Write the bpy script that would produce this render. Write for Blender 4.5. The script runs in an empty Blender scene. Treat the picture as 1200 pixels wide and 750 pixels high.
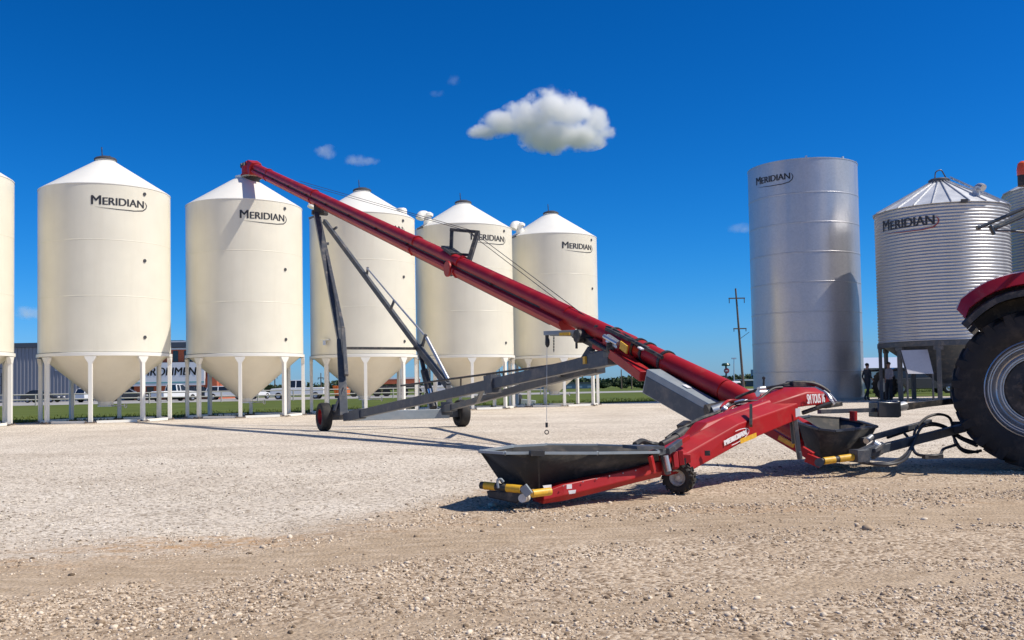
import bpy, bmesh, math, random
import numpy as np
from mathutils import Vector, Matrix, Euler
random.seed(7); RNG = np.random.default_rng(11)
D = bpy.data; C = bpy.context.scene.collection
PI = math.pi; R_ = math.radians
V = Vector
# ------------------------------------------------------------------ camera
CAMH = 1.08; F = 1150.0; PITCH = 2.24; ROLL = 1.0; PPY = 406.5
sc = bpy.context.scene
cam = D.cameras.new('camera'); co = D.objects.new('camera', cam); C.objects.link(co)
cam.sensor_width = 36; cam.lens = 36*F/1200; cam.shift_y = (PPY-375)/1200
cam.clip_start = 0.1; cam.clip_end = 20000
CM = Matrix.Rotation(R_(90+PITCH), 3, 'X') @ Matrix.Rotation(R_(-ROLL), 3, 'Z')
co.matrix_world = Matrix.Translation((0, 0, CAMH)) @ CM.to_4x4()
sc.camera = co
def ray(px, py): return CM @ V(((px-600)/F, -(py-PPY)/F, -1))
def at(px, py, Y):
    d = ray(px, py); return V((0, 0, CAMH)) + d*(Y/d.y)
def gp(px, py, h=0.0):
    d = ray(px, py); return V((0, 0, CAMH)) + d*((h-CAMH)/d.z)
# ------------------------------------------------------------------ render, world, sun
sc.view_settings.view_transform = 'Standard'; sc.view_settings.look = 'None'
sc.view_settings.exposure = 0.0; sc.view_settings.gamma = 1; sc.view_settings.use_curve_mapping = False
sc.render.engine = 'CYCLES'
sc.cycles.max_bounces = 12; sc.cycles.volume_bounces = 10; sc.cycles.volume_step_rate = 0.6; sc.cycles.use_denoising = True
SUN = V((0.73, -0.15, 1.0)).normalized()
el = math.asin(SUN.z); rot = math.atan2(SUN.x, SUN.y)
w = D.worlds.new('World'); sc.world = w; w.use_nodes = True
nt = w.node_tree; nt.nodes.clear()
out = nt.nodes.new('ShaderNodeOutputWorld'); bg = nt.nodes.new('ShaderNodeBackground')
sky = nt.nodes.new('ShaderNodeTexSky'); sky.sky_type = 'NISHITA'; sky.sun_disc = False
sky.sun_elevation = el; sky.sun_rotation = rot; sky.altitude = 300; sky.air_density = 1.0; sky.dust_density = 0.3; sky.ozone_density = 3.0
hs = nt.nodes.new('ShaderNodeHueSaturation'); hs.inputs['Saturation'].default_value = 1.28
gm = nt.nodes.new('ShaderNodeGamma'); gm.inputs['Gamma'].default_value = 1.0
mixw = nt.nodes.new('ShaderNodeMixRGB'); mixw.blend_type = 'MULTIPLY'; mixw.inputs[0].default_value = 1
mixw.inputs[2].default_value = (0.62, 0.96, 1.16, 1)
nt.links.new(sky.outputs[0], hs.inputs['Color']); nt.links.new(hs.outputs[0], gm.inputs[0])
nt.links.new(gm.outputs[0], mixw.inputs[1])
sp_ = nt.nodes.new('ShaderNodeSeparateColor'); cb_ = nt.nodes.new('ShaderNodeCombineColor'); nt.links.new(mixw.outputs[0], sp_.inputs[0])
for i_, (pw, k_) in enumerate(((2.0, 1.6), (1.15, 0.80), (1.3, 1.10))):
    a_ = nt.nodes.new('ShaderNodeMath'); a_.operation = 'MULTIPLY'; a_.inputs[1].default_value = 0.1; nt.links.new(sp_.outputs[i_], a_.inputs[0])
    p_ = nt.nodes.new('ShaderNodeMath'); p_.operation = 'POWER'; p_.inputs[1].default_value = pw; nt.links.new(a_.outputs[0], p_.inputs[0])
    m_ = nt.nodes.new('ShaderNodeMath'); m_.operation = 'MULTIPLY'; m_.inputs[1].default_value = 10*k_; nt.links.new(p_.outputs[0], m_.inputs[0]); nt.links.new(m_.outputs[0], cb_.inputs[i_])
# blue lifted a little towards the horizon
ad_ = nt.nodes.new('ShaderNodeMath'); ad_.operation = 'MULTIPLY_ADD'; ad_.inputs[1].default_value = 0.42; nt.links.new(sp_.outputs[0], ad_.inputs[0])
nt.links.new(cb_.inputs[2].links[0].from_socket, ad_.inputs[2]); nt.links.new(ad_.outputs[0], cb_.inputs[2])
# polarised sky grade: deepest blue square to the sun, paled elsewhere to neutralise shadows
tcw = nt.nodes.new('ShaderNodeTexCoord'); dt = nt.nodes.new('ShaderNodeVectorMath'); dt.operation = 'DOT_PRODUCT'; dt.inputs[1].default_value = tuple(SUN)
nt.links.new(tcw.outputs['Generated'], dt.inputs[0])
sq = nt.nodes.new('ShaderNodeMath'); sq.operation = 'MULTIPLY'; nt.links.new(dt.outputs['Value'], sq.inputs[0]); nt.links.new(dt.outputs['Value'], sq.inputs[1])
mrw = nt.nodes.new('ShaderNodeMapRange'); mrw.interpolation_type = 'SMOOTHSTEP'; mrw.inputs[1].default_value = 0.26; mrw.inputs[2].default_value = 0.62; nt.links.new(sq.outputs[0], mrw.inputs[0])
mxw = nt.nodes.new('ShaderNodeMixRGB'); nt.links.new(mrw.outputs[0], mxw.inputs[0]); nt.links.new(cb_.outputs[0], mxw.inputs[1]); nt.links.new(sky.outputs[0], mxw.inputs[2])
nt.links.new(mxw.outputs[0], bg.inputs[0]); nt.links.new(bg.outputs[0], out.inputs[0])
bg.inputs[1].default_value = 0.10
sl = D.lights.new('sun', 'SUN'); sl.energy = 4.9; sl.angle = R_(0.53); sl.color = (1.0, 0.93, 0.83)
so = D.objects.new('sun', sl); C.objects.link(so); so.rotation_euler = SUN.to_track_quat('Z', 'Y').to_euler(); so.location = (0, 0, 60)
# ------------------------------------------------------------------ materials
M = {}
def mat(name, col, rough=0.5, metal=0.0, var=0.0, vscale=8.0, bump=0.0, bscale=40.0, dirt=None, dirt_amt=0.0, dscale=3.0, coat=0.0, spec=0.5, detail=4, stretch=1.0):
    m = D.materials.new(name); m.use_nodes = True; n = m.node_tree; N = n.nodes; L = n.links
    b = N['Principled BSDF']; b.inputs['Base Color'].default_value = (*col, 1); b.inputs['Roughness'].default_value = rough
    b.inputs['Metallic'].default_value = metal; b.inputs['Coat Weight'].default_value = coat; b.inputs['Specular IOR Level'].default_value = spec
    tc = N.new('ShaderNodeTexCoord'); last = None
    if var or dirt:
        no = N.new('ShaderNodeTexNoise'); no.inputs['Scale'].default_value = vscale; no.inputs['Detail'].default_value = detail
        L.new(tc.outputs['Object'], no.inputs['Vector'])
        mr = N.new('ShaderNodeMapRange'); mr.inputs[1].default_value = 0.3; mr.inputs[2].default_value = 0.7
        mr.inputs[3].default_value = 1-var; mr.inputs[4].default_value = 1+var
        L.new(no.outputs[0], mr.inputs[0])
        mx = N.new('ShaderNodeMixRGB'); mx.blend_type = 'MULTIPLY'; mx.inputs[0].default_value = 1
        mx.inputs[1].default_value = (*col, 1); L.new(mr.outputs[0], mx.inputs[2]); last = mx.outputs[0]
        if dirt:
            n2 = N.new('ShaderNodeTexNoise'); n2.inputs['Scale'].default_value = dscale; n2.inputs['Detail'].default_value = 8; n2.inputs['Roughness'].default_value = 0.7
            ms = N.new('ShaderNodeMapping'); ms.inputs['Scale'].default_value = (1, 1, stretch); L.new(tc.outputs['Object'], ms.inputs[0]); L.new(ms.outputs[0], n2.inputs['Vector'])
            m2 = N.new('ShaderNodeMapRange'); m2.inputs[1].default_value = 0.5; m2.inputs[2].default_value = 0.72; m2.inputs[4].default_value = dirt_amt
            L.new(n2.outputs[0], m2.inputs[0])
            x2 = N.new('ShaderNodeMixRGB'); L.new(m2.outputs[0], x2.inputs[0]); L.new(last, x2.inputs[1]); x2.inputs[2].default_value = (*dirt, 1); last = x2.outputs[0]
            rr = N.new('ShaderNodeMapRange'); rr.inputs[3].default_value = rough; rr.inputs[4].default_value = min(1, rough+0.4)
            L.new(m2.outputs[0], rr.inputs[0]); L.new(rr.outputs[0], b.inputs['Roughness'])
        L.new(last, b.inputs['Base Color'])
    if bump:
        nb = N.new('ShaderNodeTexNoise'); nb.inputs['Scale'].default_value = bscale; nb.inputs['Detail'].default_value = 5
        L.new(tc.outputs['Object'], nb.inputs['Vector'])
        bp = N.new('ShaderNodeBump'); bp.inputs['Strength'].default_value = min(1, bump); bp.inputs['Distance'].default_value = 0.02
        L.new(nb.outputs[0], bp.inputs['Height']); L.new(bp.outputs[0], b.inputs['Normal'])
    M[name] = m; return m
DUST = (0.42, 0.34, 0.26)
mat('cream', (0.80, 0.755, 0.62), 0.40, var=0.035, vscale=1.2, bump=0.06, bscale=1.3, coat=0.12, dirt=(0.60,0.54,0.41), dirt_amt=0.16, dscale=2.6, stretch=0.10)
mat('cream_roof', (0.84, 0.82, 0.75), 0.4, var=0.02, vscale=1.5)
mat('logo_black', (0.03, 0.03, 0.035), 0.5)
mat('logo_red', (0.30, 0.04, 0.03), 0.5)
mat('logo_white', (0.82, 0.80, 0.80), 0.5)
mat('black_part', (0.03, 0.03, 0.032), 0.55, var=0.2, dirt=DUST, dirt_amt=0.35, dscale=9)
mat('lid_dark', (0.06, 0.06, 0.065), 0.45)
mat('red', (0.38, 0.009, 0.012), 0.46, var=0.12, vscale=3, coat=0.0, spec=0.4, dirt=(0.36, 0.13, 0.09), dirt_amt=0.32, dscale=2.5, bump=0.04, bscale=6)
mat('red_tractor', (0.33, 0.012, 0.018), 0.25, var=0.08, coat=0.6, dirt=DUST, dirt_amt=0.15, dscale=3)
mat('frame_grey', (0.058, 0.066, 0.08), 0.42, var=0.15, dirt=DUST, dirt_amt=0.35, dscale=3.5)
mat('light_grey', (0.27, 0.31, 0.34), 0.4, var=0.08, dirt=DUST, dirt_amt=0.2, dscale=4)
mat('rubber', (0.035, 0.034, 0.032), 0.62, var=0.25, vscale=4, dirt=(0.22,0.18,0.14), dirt_amt=0.5, dscale=4.5, bump=0.45, bscale=7)
mat('tyre', (0.018, 0.017, 0.017), 0.75, var=0.2, dirt=(0.17, 0.135, 0.10), dirt_amt=0.32, dscale=5, bump=0.1)
mat('rim_white', (0.70, 0.68, 0.62), 0.4, var=0.1, dirt=DUST, dirt_amt=0.4, dscale=20)
mat('rim_silver', (0.45, 0.47, 0.50), 0.30, 0.85, var=0.08, dirt=(0.30,0.27,0.22), dirt_amt=0.3, dscale=6)
mat('steel', (0.62, 0.63, 0.64), 0.35, 0.8, var=0.15, dirt=DUST, dirt_amt=0.3, dscale=8)
mat('chrome', (0.8, 0.8, 0.8), 0.15, 1.0)
mat('yellow', (0.75, 0.42, 0.03), 0.45, var=0.12, vscale=30, dirt=(0.35,0.22,0.10), dirt_amt=0.5, dscale=18)
mat('orange', (0.70, 0.16, 0.02), 0.5, var=0.1)
mat('white_paint', (0.74, 0.75, 0.76), 0.3, coat=0.4, var=0.03)
mat('dark_paint', (0.025, 0.03, 0.04), 0.25, coat=0.5)
mat('grey_paint', (0.25, 0.26, 0.28), 0.3, 0.3, coat=0.4)
mat('green_paint', (0.025, 0.07, 0.05), 0.35, coat=0.3)
mat('glass', (0.02, 0.025, 0.03), 0.06, coat=0.5)
mat('lamp_glass', (0.8, 0.8, 0.8), 0.1)
mat('wood', (0.16, 0.12, 0.09), 0.85, var=0.3, vscale=6)
mat('brick', (0.50, 0.13, 0.06), 0.85, var=0.2, vscale=12)
mat('concrete', (0.46, 0.44, 0.40), 0.85, var=0.12, vscale=3, bump=0.1)
mat('asphalt', (0.34, 0.33, 0.32), 0.9, var=0.12, vscale=0.3)
mat('panel_grey', (0.50, 0.49, 0.52), 0.5, var=0.05)
mat('roof_dark', (0.06, 0.075, 0.10), 0.5)
mat('shirt_dark', (0.035, 0.04, 0.05), 0.9, var=0.2)
mat('shirt_grey', (0.36, 0.34, 0.38), 0.9, var=0.1)
mat('trousers', (0.025, 0.028, 0.04), 0.9, var=0.2)
mat('skin', (0.42, 0.24, 0.17), 0.6)
mat('hair', (0.02, 0.015, 0.012), 0.8)
mat('bark', (0.10, 0.075, 0.05), 0.9, var=0.3)
mat('tan_trim', (0.45, 0.40, 0.30), 0.5)

def galv(name, col, rough, spang=14.0, streak=True, metal=1.0):
    m = D.materials.new(name); m.use_nodes = True; N = m.node_tree.nodes; L = m.node_tree.links
    b = N['Principled BSDF']; b.inputs['Metallic'].default_value = metal
    tc = N.new('ShaderNodeTexCoord')
    vo = N.new('ShaderNodeTexVoronoi'); vo.inputs['Scale'].default_value = spang; L.new(tc.outputs['Object'], vo.inputs['Vector'])
    mp = N.new('ShaderNodeMapping'); mp.inputs['Scale'].default_value = (1.6, 1.6, 0.12); L.new(tc.outputs['Object'], mp.inputs[0])
    no = N.new('ShaderNodeTexNoise'); no.inputs['Scale'].default_value = 1.0; no.inputs['Detail'].default_value = 6; L.new(mp.outputs[0], no.inputs['Vector'])
    sep = N.new('ShaderNodeSeparateColor'); L.new(vo.outputs['Color'], sep.inputs[0])
    a = N.new('ShaderNodeMath'); a.operation = 'MULTIPLY_ADD'; L.new(sep.outputs[0], a.inputs[0]); a.inputs[1].default_value = 0.10; a.inputs[2].default_value = 0.80
    c = N.new('ShaderNodeMath'); c.operation = 'MULTIPLY_ADD'; L.new(no.outputs[0], c.inputs[0]); c.inputs[1].default_value = 0.30; L.new(a.outputs[0], c.inputs[2])
    mx = N.new('ShaderNodeMixRGB'); mx.blend_type = 'MULTIPLY'; mx.inputs[0].default_value = 1; mx.inputs[1].default_value = (*col, 1); L.new(c.outputs[0], mx.inputs[2])
    L.new(mx.outputs[0], b.inputs['Base Color'])
    rr = N.new('ShaderNodeMapRange'); rr.inputs[1].default_value = 0.3; rr.inputs[2].default_value = 0.7; rr.inputs[3].default_value = rough-0.07; rr.inputs[4].default_value = rough+0.10
    L.new(no.outputs[0], rr.inputs[0]); L.new(rr.outputs[0], b.inputs['Roughness'])
    n3 = N.new('ShaderNodeTexNoise'); n3.inputs['Scale'].default_value = 0.9; n3.inputs['Detail'].default_value = 2; L.new(tc.outputs['Object'], n3.inputs['Vector'])
    bp = N.new('ShaderNodeBump'); bp.inputs['Strength'].default_value = 0.35; bp.inputs['Distance'].default_value = 0.06
    L.new(n3.outputs[0], bp.inputs['Height']); L.new(bp.outputs[0], b.inputs['Normal'])
    M[name] = m
galv('galv', (0.51, 0.50, 0.51), 0.38, metal=0.62)
galv('galv_corr', (0.49, 0.50, 0.525), 0.40, 20, metal=0.6)
galv('galv_roof', (0.70, 0.71, 0.73), 0.42, 20, metal=0.35)

# ------------------------------------------------------------------ mesh builder
def frame(p0, p1, up=V((0, 0, 1))):
    t = (p1-p0).normalized()
    s = t.cross(up)
    if s.length < 1e-4: s = t.cross(V((1, 0, 0)))
    s.normalize(); u = s.cross(t); return t, s, u
class MB:
    def __init__(self): self.v = []; self.f = []; self.mi = []; self.m = 0
    def add(self, vs, fs, m=None):
        o = len(self.v); self.v += [V(x) for x in vs]; self.f += [tuple(i+o for i in f) for f in fs]
        self.mi += [self.m if m is None else m]*len(fs); return self
    def box(self, c, s, rot=None, m=None):
        c = V(c); x, y, z = s[0]/2, s[1]/2, s[2]/2
        vs = [V((a*x, b*y, d*z)) for a in (-1, 1) for b in (-1, 1) for d in (-1, 1)]
        if rot is not None:
            Rm = rot if isinstance(rot, Matrix) else Euler(rot).to_matrix(); vs = [Rm @ q for q in vs]
        return self.add([c+q for q in vs], [(0,1,3,2), (4,6,7,5), (0,4,5,1), (2,3,7,6), (0,2,6,4), (1,5,7,3)], m)
    def sweep(self, prof, p0, p1, up=V((0, 0, 1)), s1=1.0, m=None, cap=True):
        p0 = V(p0); p1 = V(p1); t, s, u = frame(p0, p1, V(up)); n = len(prof)
        vs = [p0+s*a+u*b for a, b in prof]+[p1+s*a*s1+u*b*s1 for a, b in prof]
        fs = [(i, (i+1) % n, (i+1) % n+n, i+n) for i in range(n)]
        if cap: fs += [tuple(range(n-1, -1, -1)), tuple(range(n, 2*n))]
        return self.add(vs, fs, m)
    def bar(self, p0, p1, w, h=None, up=V((0, 0, 1)), m=None):
        h = w if h is None else h
        return self.sweep([(-w/2, -h/2), (w/2, -h/2), (w/2, h/2), (-w/2, h/2)], p0, p1, up, m=m)
    def tube(self, p0, p1, r, r1=None, n=16, m=None):
        return self.sweep([(math.cos(2*PI*i/n)*r, math.sin(2*PI*i/n)*r) for i in range(n)], p0, p1, s1=(1 if r1 is None else r1/r), m=m)
    def path(self, pts, r, n=8, m=None, samples=6):
        P = [V(p) for p in pts]
        if samples > 1 and len(P) > 2:
            Q = []
            for i in range(len(P)-1):
                a = P[max(i-1, 0)]; b = P[i]; c = P[i+1]; d = P[min(i+2, len(P)-1)]
                for k in range(samples):
                    t = k/samples
                    Q.append(0.5*((2*b)+(c-a)*t+(2*a-5*b+4*c-d)*t*t+(-a+3*b-3*c+d)*t**3))
            Q.append(P[-1]); P = Q
        vs = []; fs = []; up = V((0.1, 0.2, 1))
        for i, p in enumerate(P):
            t = (P[min(i+1, len(P)-1)]-P[max(i-1, 0)]).normalized()
            s = t.cross(up); s.normalize(); u = s.cross(t)
            for k in range(n): a = 2*PI*k/n; vs.append(p+s*math.cos(a)*r+u*math.sin(a)*r)
        for i in range(len(P)-1):
            for k in range(n): fs.append((i*n+k, i*n+(k+1) % n, (i+1)*n+(k+1) % n, (i+1)*n+k))
        fs += [tuple(range(n-1, -1, -1)), tuple(range(len(vs)-n, len(vs)))]
        return self.add(vs, fs, m)
    def lathe(self, prof, c=(0, 0, 0), axis=(0, 0, 1), n=48, m=None, closed=False, a0=0, a1=2*PI):
        c = V(c); ax = V(axis).normalized(); q = V((0, 0, 1)).rotation_difference(ax).to_matrix()
        full = abs(a1-a0-2*PI) < 1e-6; cnt = n if full else n+1; vs = []; fs = []
        for r, z in prof:
            for k in range(cnt):
                a = a0+(a1-a0)*k/n; vs.append(c+q @ V((r*math.cos(a), r*math.sin(a), z)))
        J = len(prof) if closed else len(prof)-1
        for j in range(J):
            j2 = (j+1) % len(prof)
            for k in range(n):
                k2 = (k+1) % cnt; fs.append((j*cnt+k, j*cnt+k2, j2*cnt+k2, j2*cnt+k))
        return self.add(vs, fs, m)
    def ico(self, c, r, sub=1, scale=(1, 1, 1), m=None):
        bm = bmesh.new(); bmesh.ops.create_icosphere(bm, subdivisions=sub, radius=r)
        vs = [V((v.co.x*scale[0], v.co.y*scale[1], v.co.z*scale[2]))+V(c) for v in bm.verts]
        fs = [tuple(v.index for v in f.verts) for f in bm.faces]; bm.free(); return self.add(vs, fs, m)
    def build(self, name, mats, parent=None, smooth=30, bevel=0.0, root=None, solid=0.0):
        me = D.meshes.new(name); vs = self.v; r = root or parent
        W = V((0, 0, 0))
        if r is not None:
            rr = r
            tot = V((0, 0, 0)); rz = 0
            while rr is not None: tot += V(rr.location); rz += rr.rotation_euler.z; rr = rr.parent
            Rm = Matrix.Rotation(-rz, 3, 'Z'); vs = [Rm @ (q-tot) for q in vs]
        me.from_pydata([tuple(q) for q in vs], [], self.f); me.validate()
        if not isinstance(mats, (list, tuple)): mats = [mats]
        for mm in mats: me.materials.append(M[mm] if isinstance(mm, str) else mm)
        if len(mats) > 1 and len(me.polygons) == len(self.mi): me.polygons.foreach_set('material_index', self.mi)
        bm = bmesh.new(); bm.from_mesh(me); bmesh.ops.recalc_face_normals(bm, faces=bm.faces); bm.to_mesh(me); bm.free()
        if smooth:
            me.shade_smooth(); me.set_sharp_from_angle(angle=R_(smooth))
        o = D.objects.new(name, me); C.objects.link(o)
        if parent is not None: o.parent = parent
        if solid:
            sm_ = o.modifiers.new('solid', 'SOLIDIFY'); sm_.thickness = solid; sm_.offset = 0
        if bevel:
            b = o.modifiers.new('bevel', 'BEVEL'); b.width = bevel; b.segments = 2; b.limit_method = 'ANGLE'; b.angle_limit = R_(40)
        return o
def tag(o, label=None, cat=None, group=None, kind=None):
    if label: o['label'] = label
    if cat: o['category'] = cat
    if group: o['group'] = group
    if kind: o['kind'] = kind
    return o
def thing(name, loc, label, cat, group=None, rz=0):
    o = D.objects.new(name, None); C.objects.link(o); o.location = loc; o.rotation_euler = (0, 0, rz); o.empty_display_size = 0.3
    return tag(o, label, cat, group)
def copy_tree(o, parent=None):
    c = o.copy(); C.objects.link(c)
    if parent is not None: c.parent = parent
    for ch in list(o.children): copy_tree(ch, c)
    return c
_tc = {}
def text_geo(s, small_caps=False, bold=0.012, shear=0.0, spacing=1.0):
    cu = D.curves.new('lettering', 'FONT'); cu.body = s; cu.size = 1; cu.offset = 0.0; cu.shear = shear; cu.space_character = spacing; cu.fill_mode = 'BOTH'; cu.extrude = 0.0
    if small_caps:
        cu.small_caps_scale = 0.8
        for i in range(1, len(s)): cu.body_format[i].use_small_caps = True
    o = D.objects.new('tmp', cu); C.objects.link(o)
    dg = bpy.context.evaluated_depsgraph_get(); me = D.meshes.new_from_object(o.evaluated_get(dg))
    vs = [V(v.co) for v in me.vertices]; fs = [tuple(p.vertices) for p in me.polygons]
    D.objects.remove(o); D.meshes.remove(me); D.curves.remove(cu)
    x0 = min(v.x for v in vs); x1 = max(v.x for v in vs); y0 = min(v.y for v in vs); y1 = max(v.y for v in vs)
    return [((v.x-x0)/(x1-x0), (v.y-y0)/(y1-y0)) for v in vs], fs
def text_on(mb, s, fn, W, H, m=None, lift=V((0, 0, 0)), **k):
    """fn(u,v) in metres -> world"""
    bold = k.pop('bold', 0.0); p, fs = text_geo(s, **k)
    for i, du in enumerate((-bold, 0.0, bold) if bold else (0.0,)): mb.add([fn((a-0.5)*W+du*H, (b-0.5)*H)+lift*i for a, b in p], fs, m)
def swoosh(mb, fn, W, H, m=None):
    cl = [(-0.47, -0.85, 0), (-0.30, -1.0, 0.05), (0.0, -1.12, 0.09), (0.3, -1.12, 0.11), (0.48, -0.95, 0.13), (0.55, -0.6, 0.13), (0.57, -0.25, 0.12), (0.55, 0.05, 0.09), (0.515, 0.30, 0.0)]
    P = []
    for i in range(len(cl)-1):
        for k in range(6):
            t = k/6; P.append([cl[i][j]*(1-t)+cl[i+1][j]*t for j in range(3)])
    P.append(list(cl[-1])); vs = []; fs = []
    for i, (x, y, w_) in enumerate(P):
        a = P[max(0, i-1)]; b = P[min(len(P)-1, i+1)]; dx = (b[0]-a[0])*W; dy = (b[1]-a[1])*H; L = math.hypot(dx, dy) or 1
        nx, ny = -dy/L, dx/L; h = w_*H/2
        vs += [fn(x*W+nx*h, y*H+ny*h), fn(x*W-nx*h, y*H-ny*h)]
    fs = [(2*i, 2*i+1, 2*i+3, 2*i+2) for i in range(len(P)-1)]
    mb.add(vs, fs, m)
def cyl_fn(cx, cy, R, phi, z):
    def fn(u, v):
        a = phi+u/R; return V((cx+R*math.sin(a), cy-R*math.cos(a), z+v))
    return fn
# ------------------------------------------------------------------ noise
def vnoise(x, y, seed=0):
    r = np.random.default_rng(seed); T = r.random((256, 256))
    xi = np.floor(x).astype(int); yi = np.floor(y).astype(int); fx = x-xi; fy = y-yi
    fx = fx*fx*(3-2*fx); fy = fy*fy*(3-2*fy)
    a = T[xi % 256, yi % 256]; b = T[(xi+1) % 256, yi % 256]; c = T[xi % 256, (yi+1) % 256]; d = T[(xi+1) % 256, (yi+1) % 256]
    return (a*(1-fx)+b*fx)*(1-fy)+(c*(1-fx)+d*fx)*fy
def fbm(x, y, o=4, seed=0):
    s = 0; a = 0.5; t = 0
    for i in range(o): s = s+a*vnoise(x*2**i+17*i, y*2**i+5*i, seed+i); t += a; a *= 0.55
    return s/t
# ------------------------------------------------------------------ GROUND
def zb(X): return np.interp(X, [-12, -3.45, -1.87, -1.1, -0.35, 3.3, 6.5, 14], [7.0, 6.6, 7.15, 8.3, 9.9, 12.2, 12.6, 13.5])
def zc(X): return np.interp(X, [-12, -3, -1.5, 0, 2, 5, 14], [5.7, 5.75, 6.3, 7.3, 7.5, 8.2, 9.0])
def zc2(X): return np.interp(X, [-12, -2, 0, 2, 5, 14], [4.0, 4.2, 4.5, 5.2, 5.6, 6.2])
def fields(X, Y):
    wob = (fbm(X*0.6, Y*0.6, 4, 3)-0.5)*2.2
    tan = 1/(1+np.exp((Y-(zb(X)+wob*0.6))*2.8))                       # 1 near, tan soil
    d = np.abs(Y-(zc(X)+wob*0.25)); track = np.exp(-(d/0.62)**4)
    d2 = np.abs(Y-(zc2(X)+wob*0.3)); track2 = 0.75*np.exp(-(d2/0.22)**4)
    d3 = np.abs(Y-(zc(X)+1.7+wob*0.4)); track3 = 0.6*np.exp(-(d3/0.3)**2)*(X > 0.2)
    tr = np.clip(np.maximum(np.maximum(track, track2), track3)*(0.65+0.7*fbm(X*1.5, Y*2.5, 3, 9)), 0, 1)
    return tan, tr
def gz(X, Y):
    tan, tr = fields(X, Y)
    fade = np.clip((22-Y)/10, 0, 1)*np.clip((Y-1)/1.0, 0, 1)
    h = (fbm(X*1.1, Y*1.1, 3, 21)-0.5)*0.05+(fbm(X*7, Y*7, 3, 31)-0.5)*0.016*(1-0.75*tr)-tr*0.012
    h += np.sin((Y-zc(X)*1.0)*26+fbm(X*2, Y*2, 2, 5)*4)*0.0025*tr
    return h*fade*0.8
def make_ground():
    def geo(a, b, n): return a*np.exp(np.linspace(0, math.log(b/a), n))
    xs = np.concatenate([-geo(9, 4000, 60)[::-1], np.arange(-8.95, 9.95, 0.045), geo(10, 4000, 60)])
    ys = np.concatenate([[-4000, -1000, -200, -50, -10, 0, 1, 2], np.arange(2.6, 14, 0.04), geo(14.05, 6000, 190)])
    X, Y = np.meshgrid(xs, ys); Z = gz(X, Y); ny, nx = X.shape
    co_ = np.stack([X, Y, Z], -1).reshape(-1, 3)
    i = np.arange(ny-1)[:, None]*nx+np.arange(nx-1)[None, :]; i = i.reshape(-1)
    q = np.stack([i, i+1, i+nx+1, i+nx], -1)
    me = D.meshes.new('ground'); me.vertices.add(len(co_)); me.vertices.foreach_set('co', co_.astype(np.float32).ravel())
    me.loops.add(q.size); me.loops.foreach_set('vertex_index', q.astype(np.int32).ravel())
    me.polygons.add(len(q)); me.polygons.foreach_set('loop_start', np.arange(0, q.size, 4, dtype=np.int32))
    me.update(calc_edges=True); me.validate(); me.shade_smooth()
    tan, tr = fields(X, Y)
    rust = np.clip(np.exp(-((Y-zb(X)+0.1)/0.45)**2)*(fbm(X*0.9, Y*5, 4, 77)-0.42)*6, 0, .85)*(X < 1.5)+np.clip(np.exp(-((Y-zc(X)-.75)/0.25)**2)*(fbm(X*1.3, Y*6, 4, 78)-0.45)*4, 0, .6)
    for nm, a in (('tan', tan), ('track', tr), ('rust', rust)):
        at_ = me.attributes.new(nm, 'FLOAT', 'POINT'); at_.data.foreach_set('value', a.astype(np.float32).ravel())
    o = D.objects.new('ground', me); C.objects.link(o); tag(o, kind='structure')
    m = D.materials.new('gravel_ground'); m.use_nodes = True; N = m.node_tree.nodes; L = m.node_tree.links; b = N['Principled BSDF']
    b.inputs['Roughness'].default_value = 0.95; b.inputs['Specular IOR Level'].default_value = 0.15
    tc = N.new('ShaderNodeTexCoord')
    def noise(s, det=5, rough=0.6, sc=None):
        n_ = N.new('ShaderNodeTexNoise'); n_.inputs['Scale'].default_value = s; n_.inputs['Detail'].default_value = det; n_.inputs['Roughness'].default_value = rough
        if sc:
            mp = N.new('ShaderNodeMapping'); mp.inputs['Scale'].default_value = sc; L.new(tc.outputs['Object'], mp.inputs[0]); L.new(mp.outputs[0], n_.inputs['Vector'])
        else: L.new(tc.outputs['Object'], n_.inputs['Vector'])
        return n_.outputs[0]
    def ramp(x, stops):
        r = N.new('ShaderNodeValToRGB'); L.new(x, r.inputs[0]); e = r.color_ramp.elements
        e[0].position, e[0].color = stops[0][0], (*stops[0][1], 1); e[1].position, e[1].color = stops[-1][0], (*stops[-1][1], 1)
        for p, c in stops[1:-1]: k = e.new(p); k.color = (*c, 1)
        return r.outputs[0]
    def mix(f, a, c, bt='MIX'):
        x = N.new('ShaderNodeMixRGB'); x.blend_type = bt
        if isinstance(f, float): x.inputs[0].default_value = f
        else: L.new(f, x.inputs[0])
        for i_, q_ in ((1, a), (2, c)):
            if isinstance(q_, tuple): x.inputs[i_].default_value = (*q_, 1)
            else: L.new(q_, x.inputs[i_])
        return x.outputs[0]
    vo = N.new('ShaderNodeTexVoronoi'); vo.inputs['Scale'].default_value = 42; L.new(tc.outputs['Object'], vo.inputs['Vector'])
    vs_ = N.new('ShaderNodeSeparateColor'); L.new(vo.outputs['Color'], vs_.inputs[0])
    vo2 = N.new('ShaderNodeTexVoronoi'); vo2.inputs['Scale'].default_value = 17; L.new(tc.outputs['Object'], vo2.inputs['Vector'])
    vs2 = N.new('ShaderNodeSeparateColor'); L.new(vo2.outputs['Color'], vs2.inputs[0])
    pale = ramp(vs_.outputs[0], [(0.0, (0.16, 0.125, 0.09)), (0.16, (0.44, 0.375, 0.30)), (0.42, (0.68, 0.61, 0.515)), (1.0, (0.86, 0.79, 0.69))])
    tanc = ramp(vs_.outputs[1], [(0.0, (0.19, 0.135, 0.09)), (0.2, (0.40, 0.305, 0.215)), (0.6, (0.54, 0.43, 0.315)), (1.0, (0.71, 0.60, 0.47))])
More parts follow.
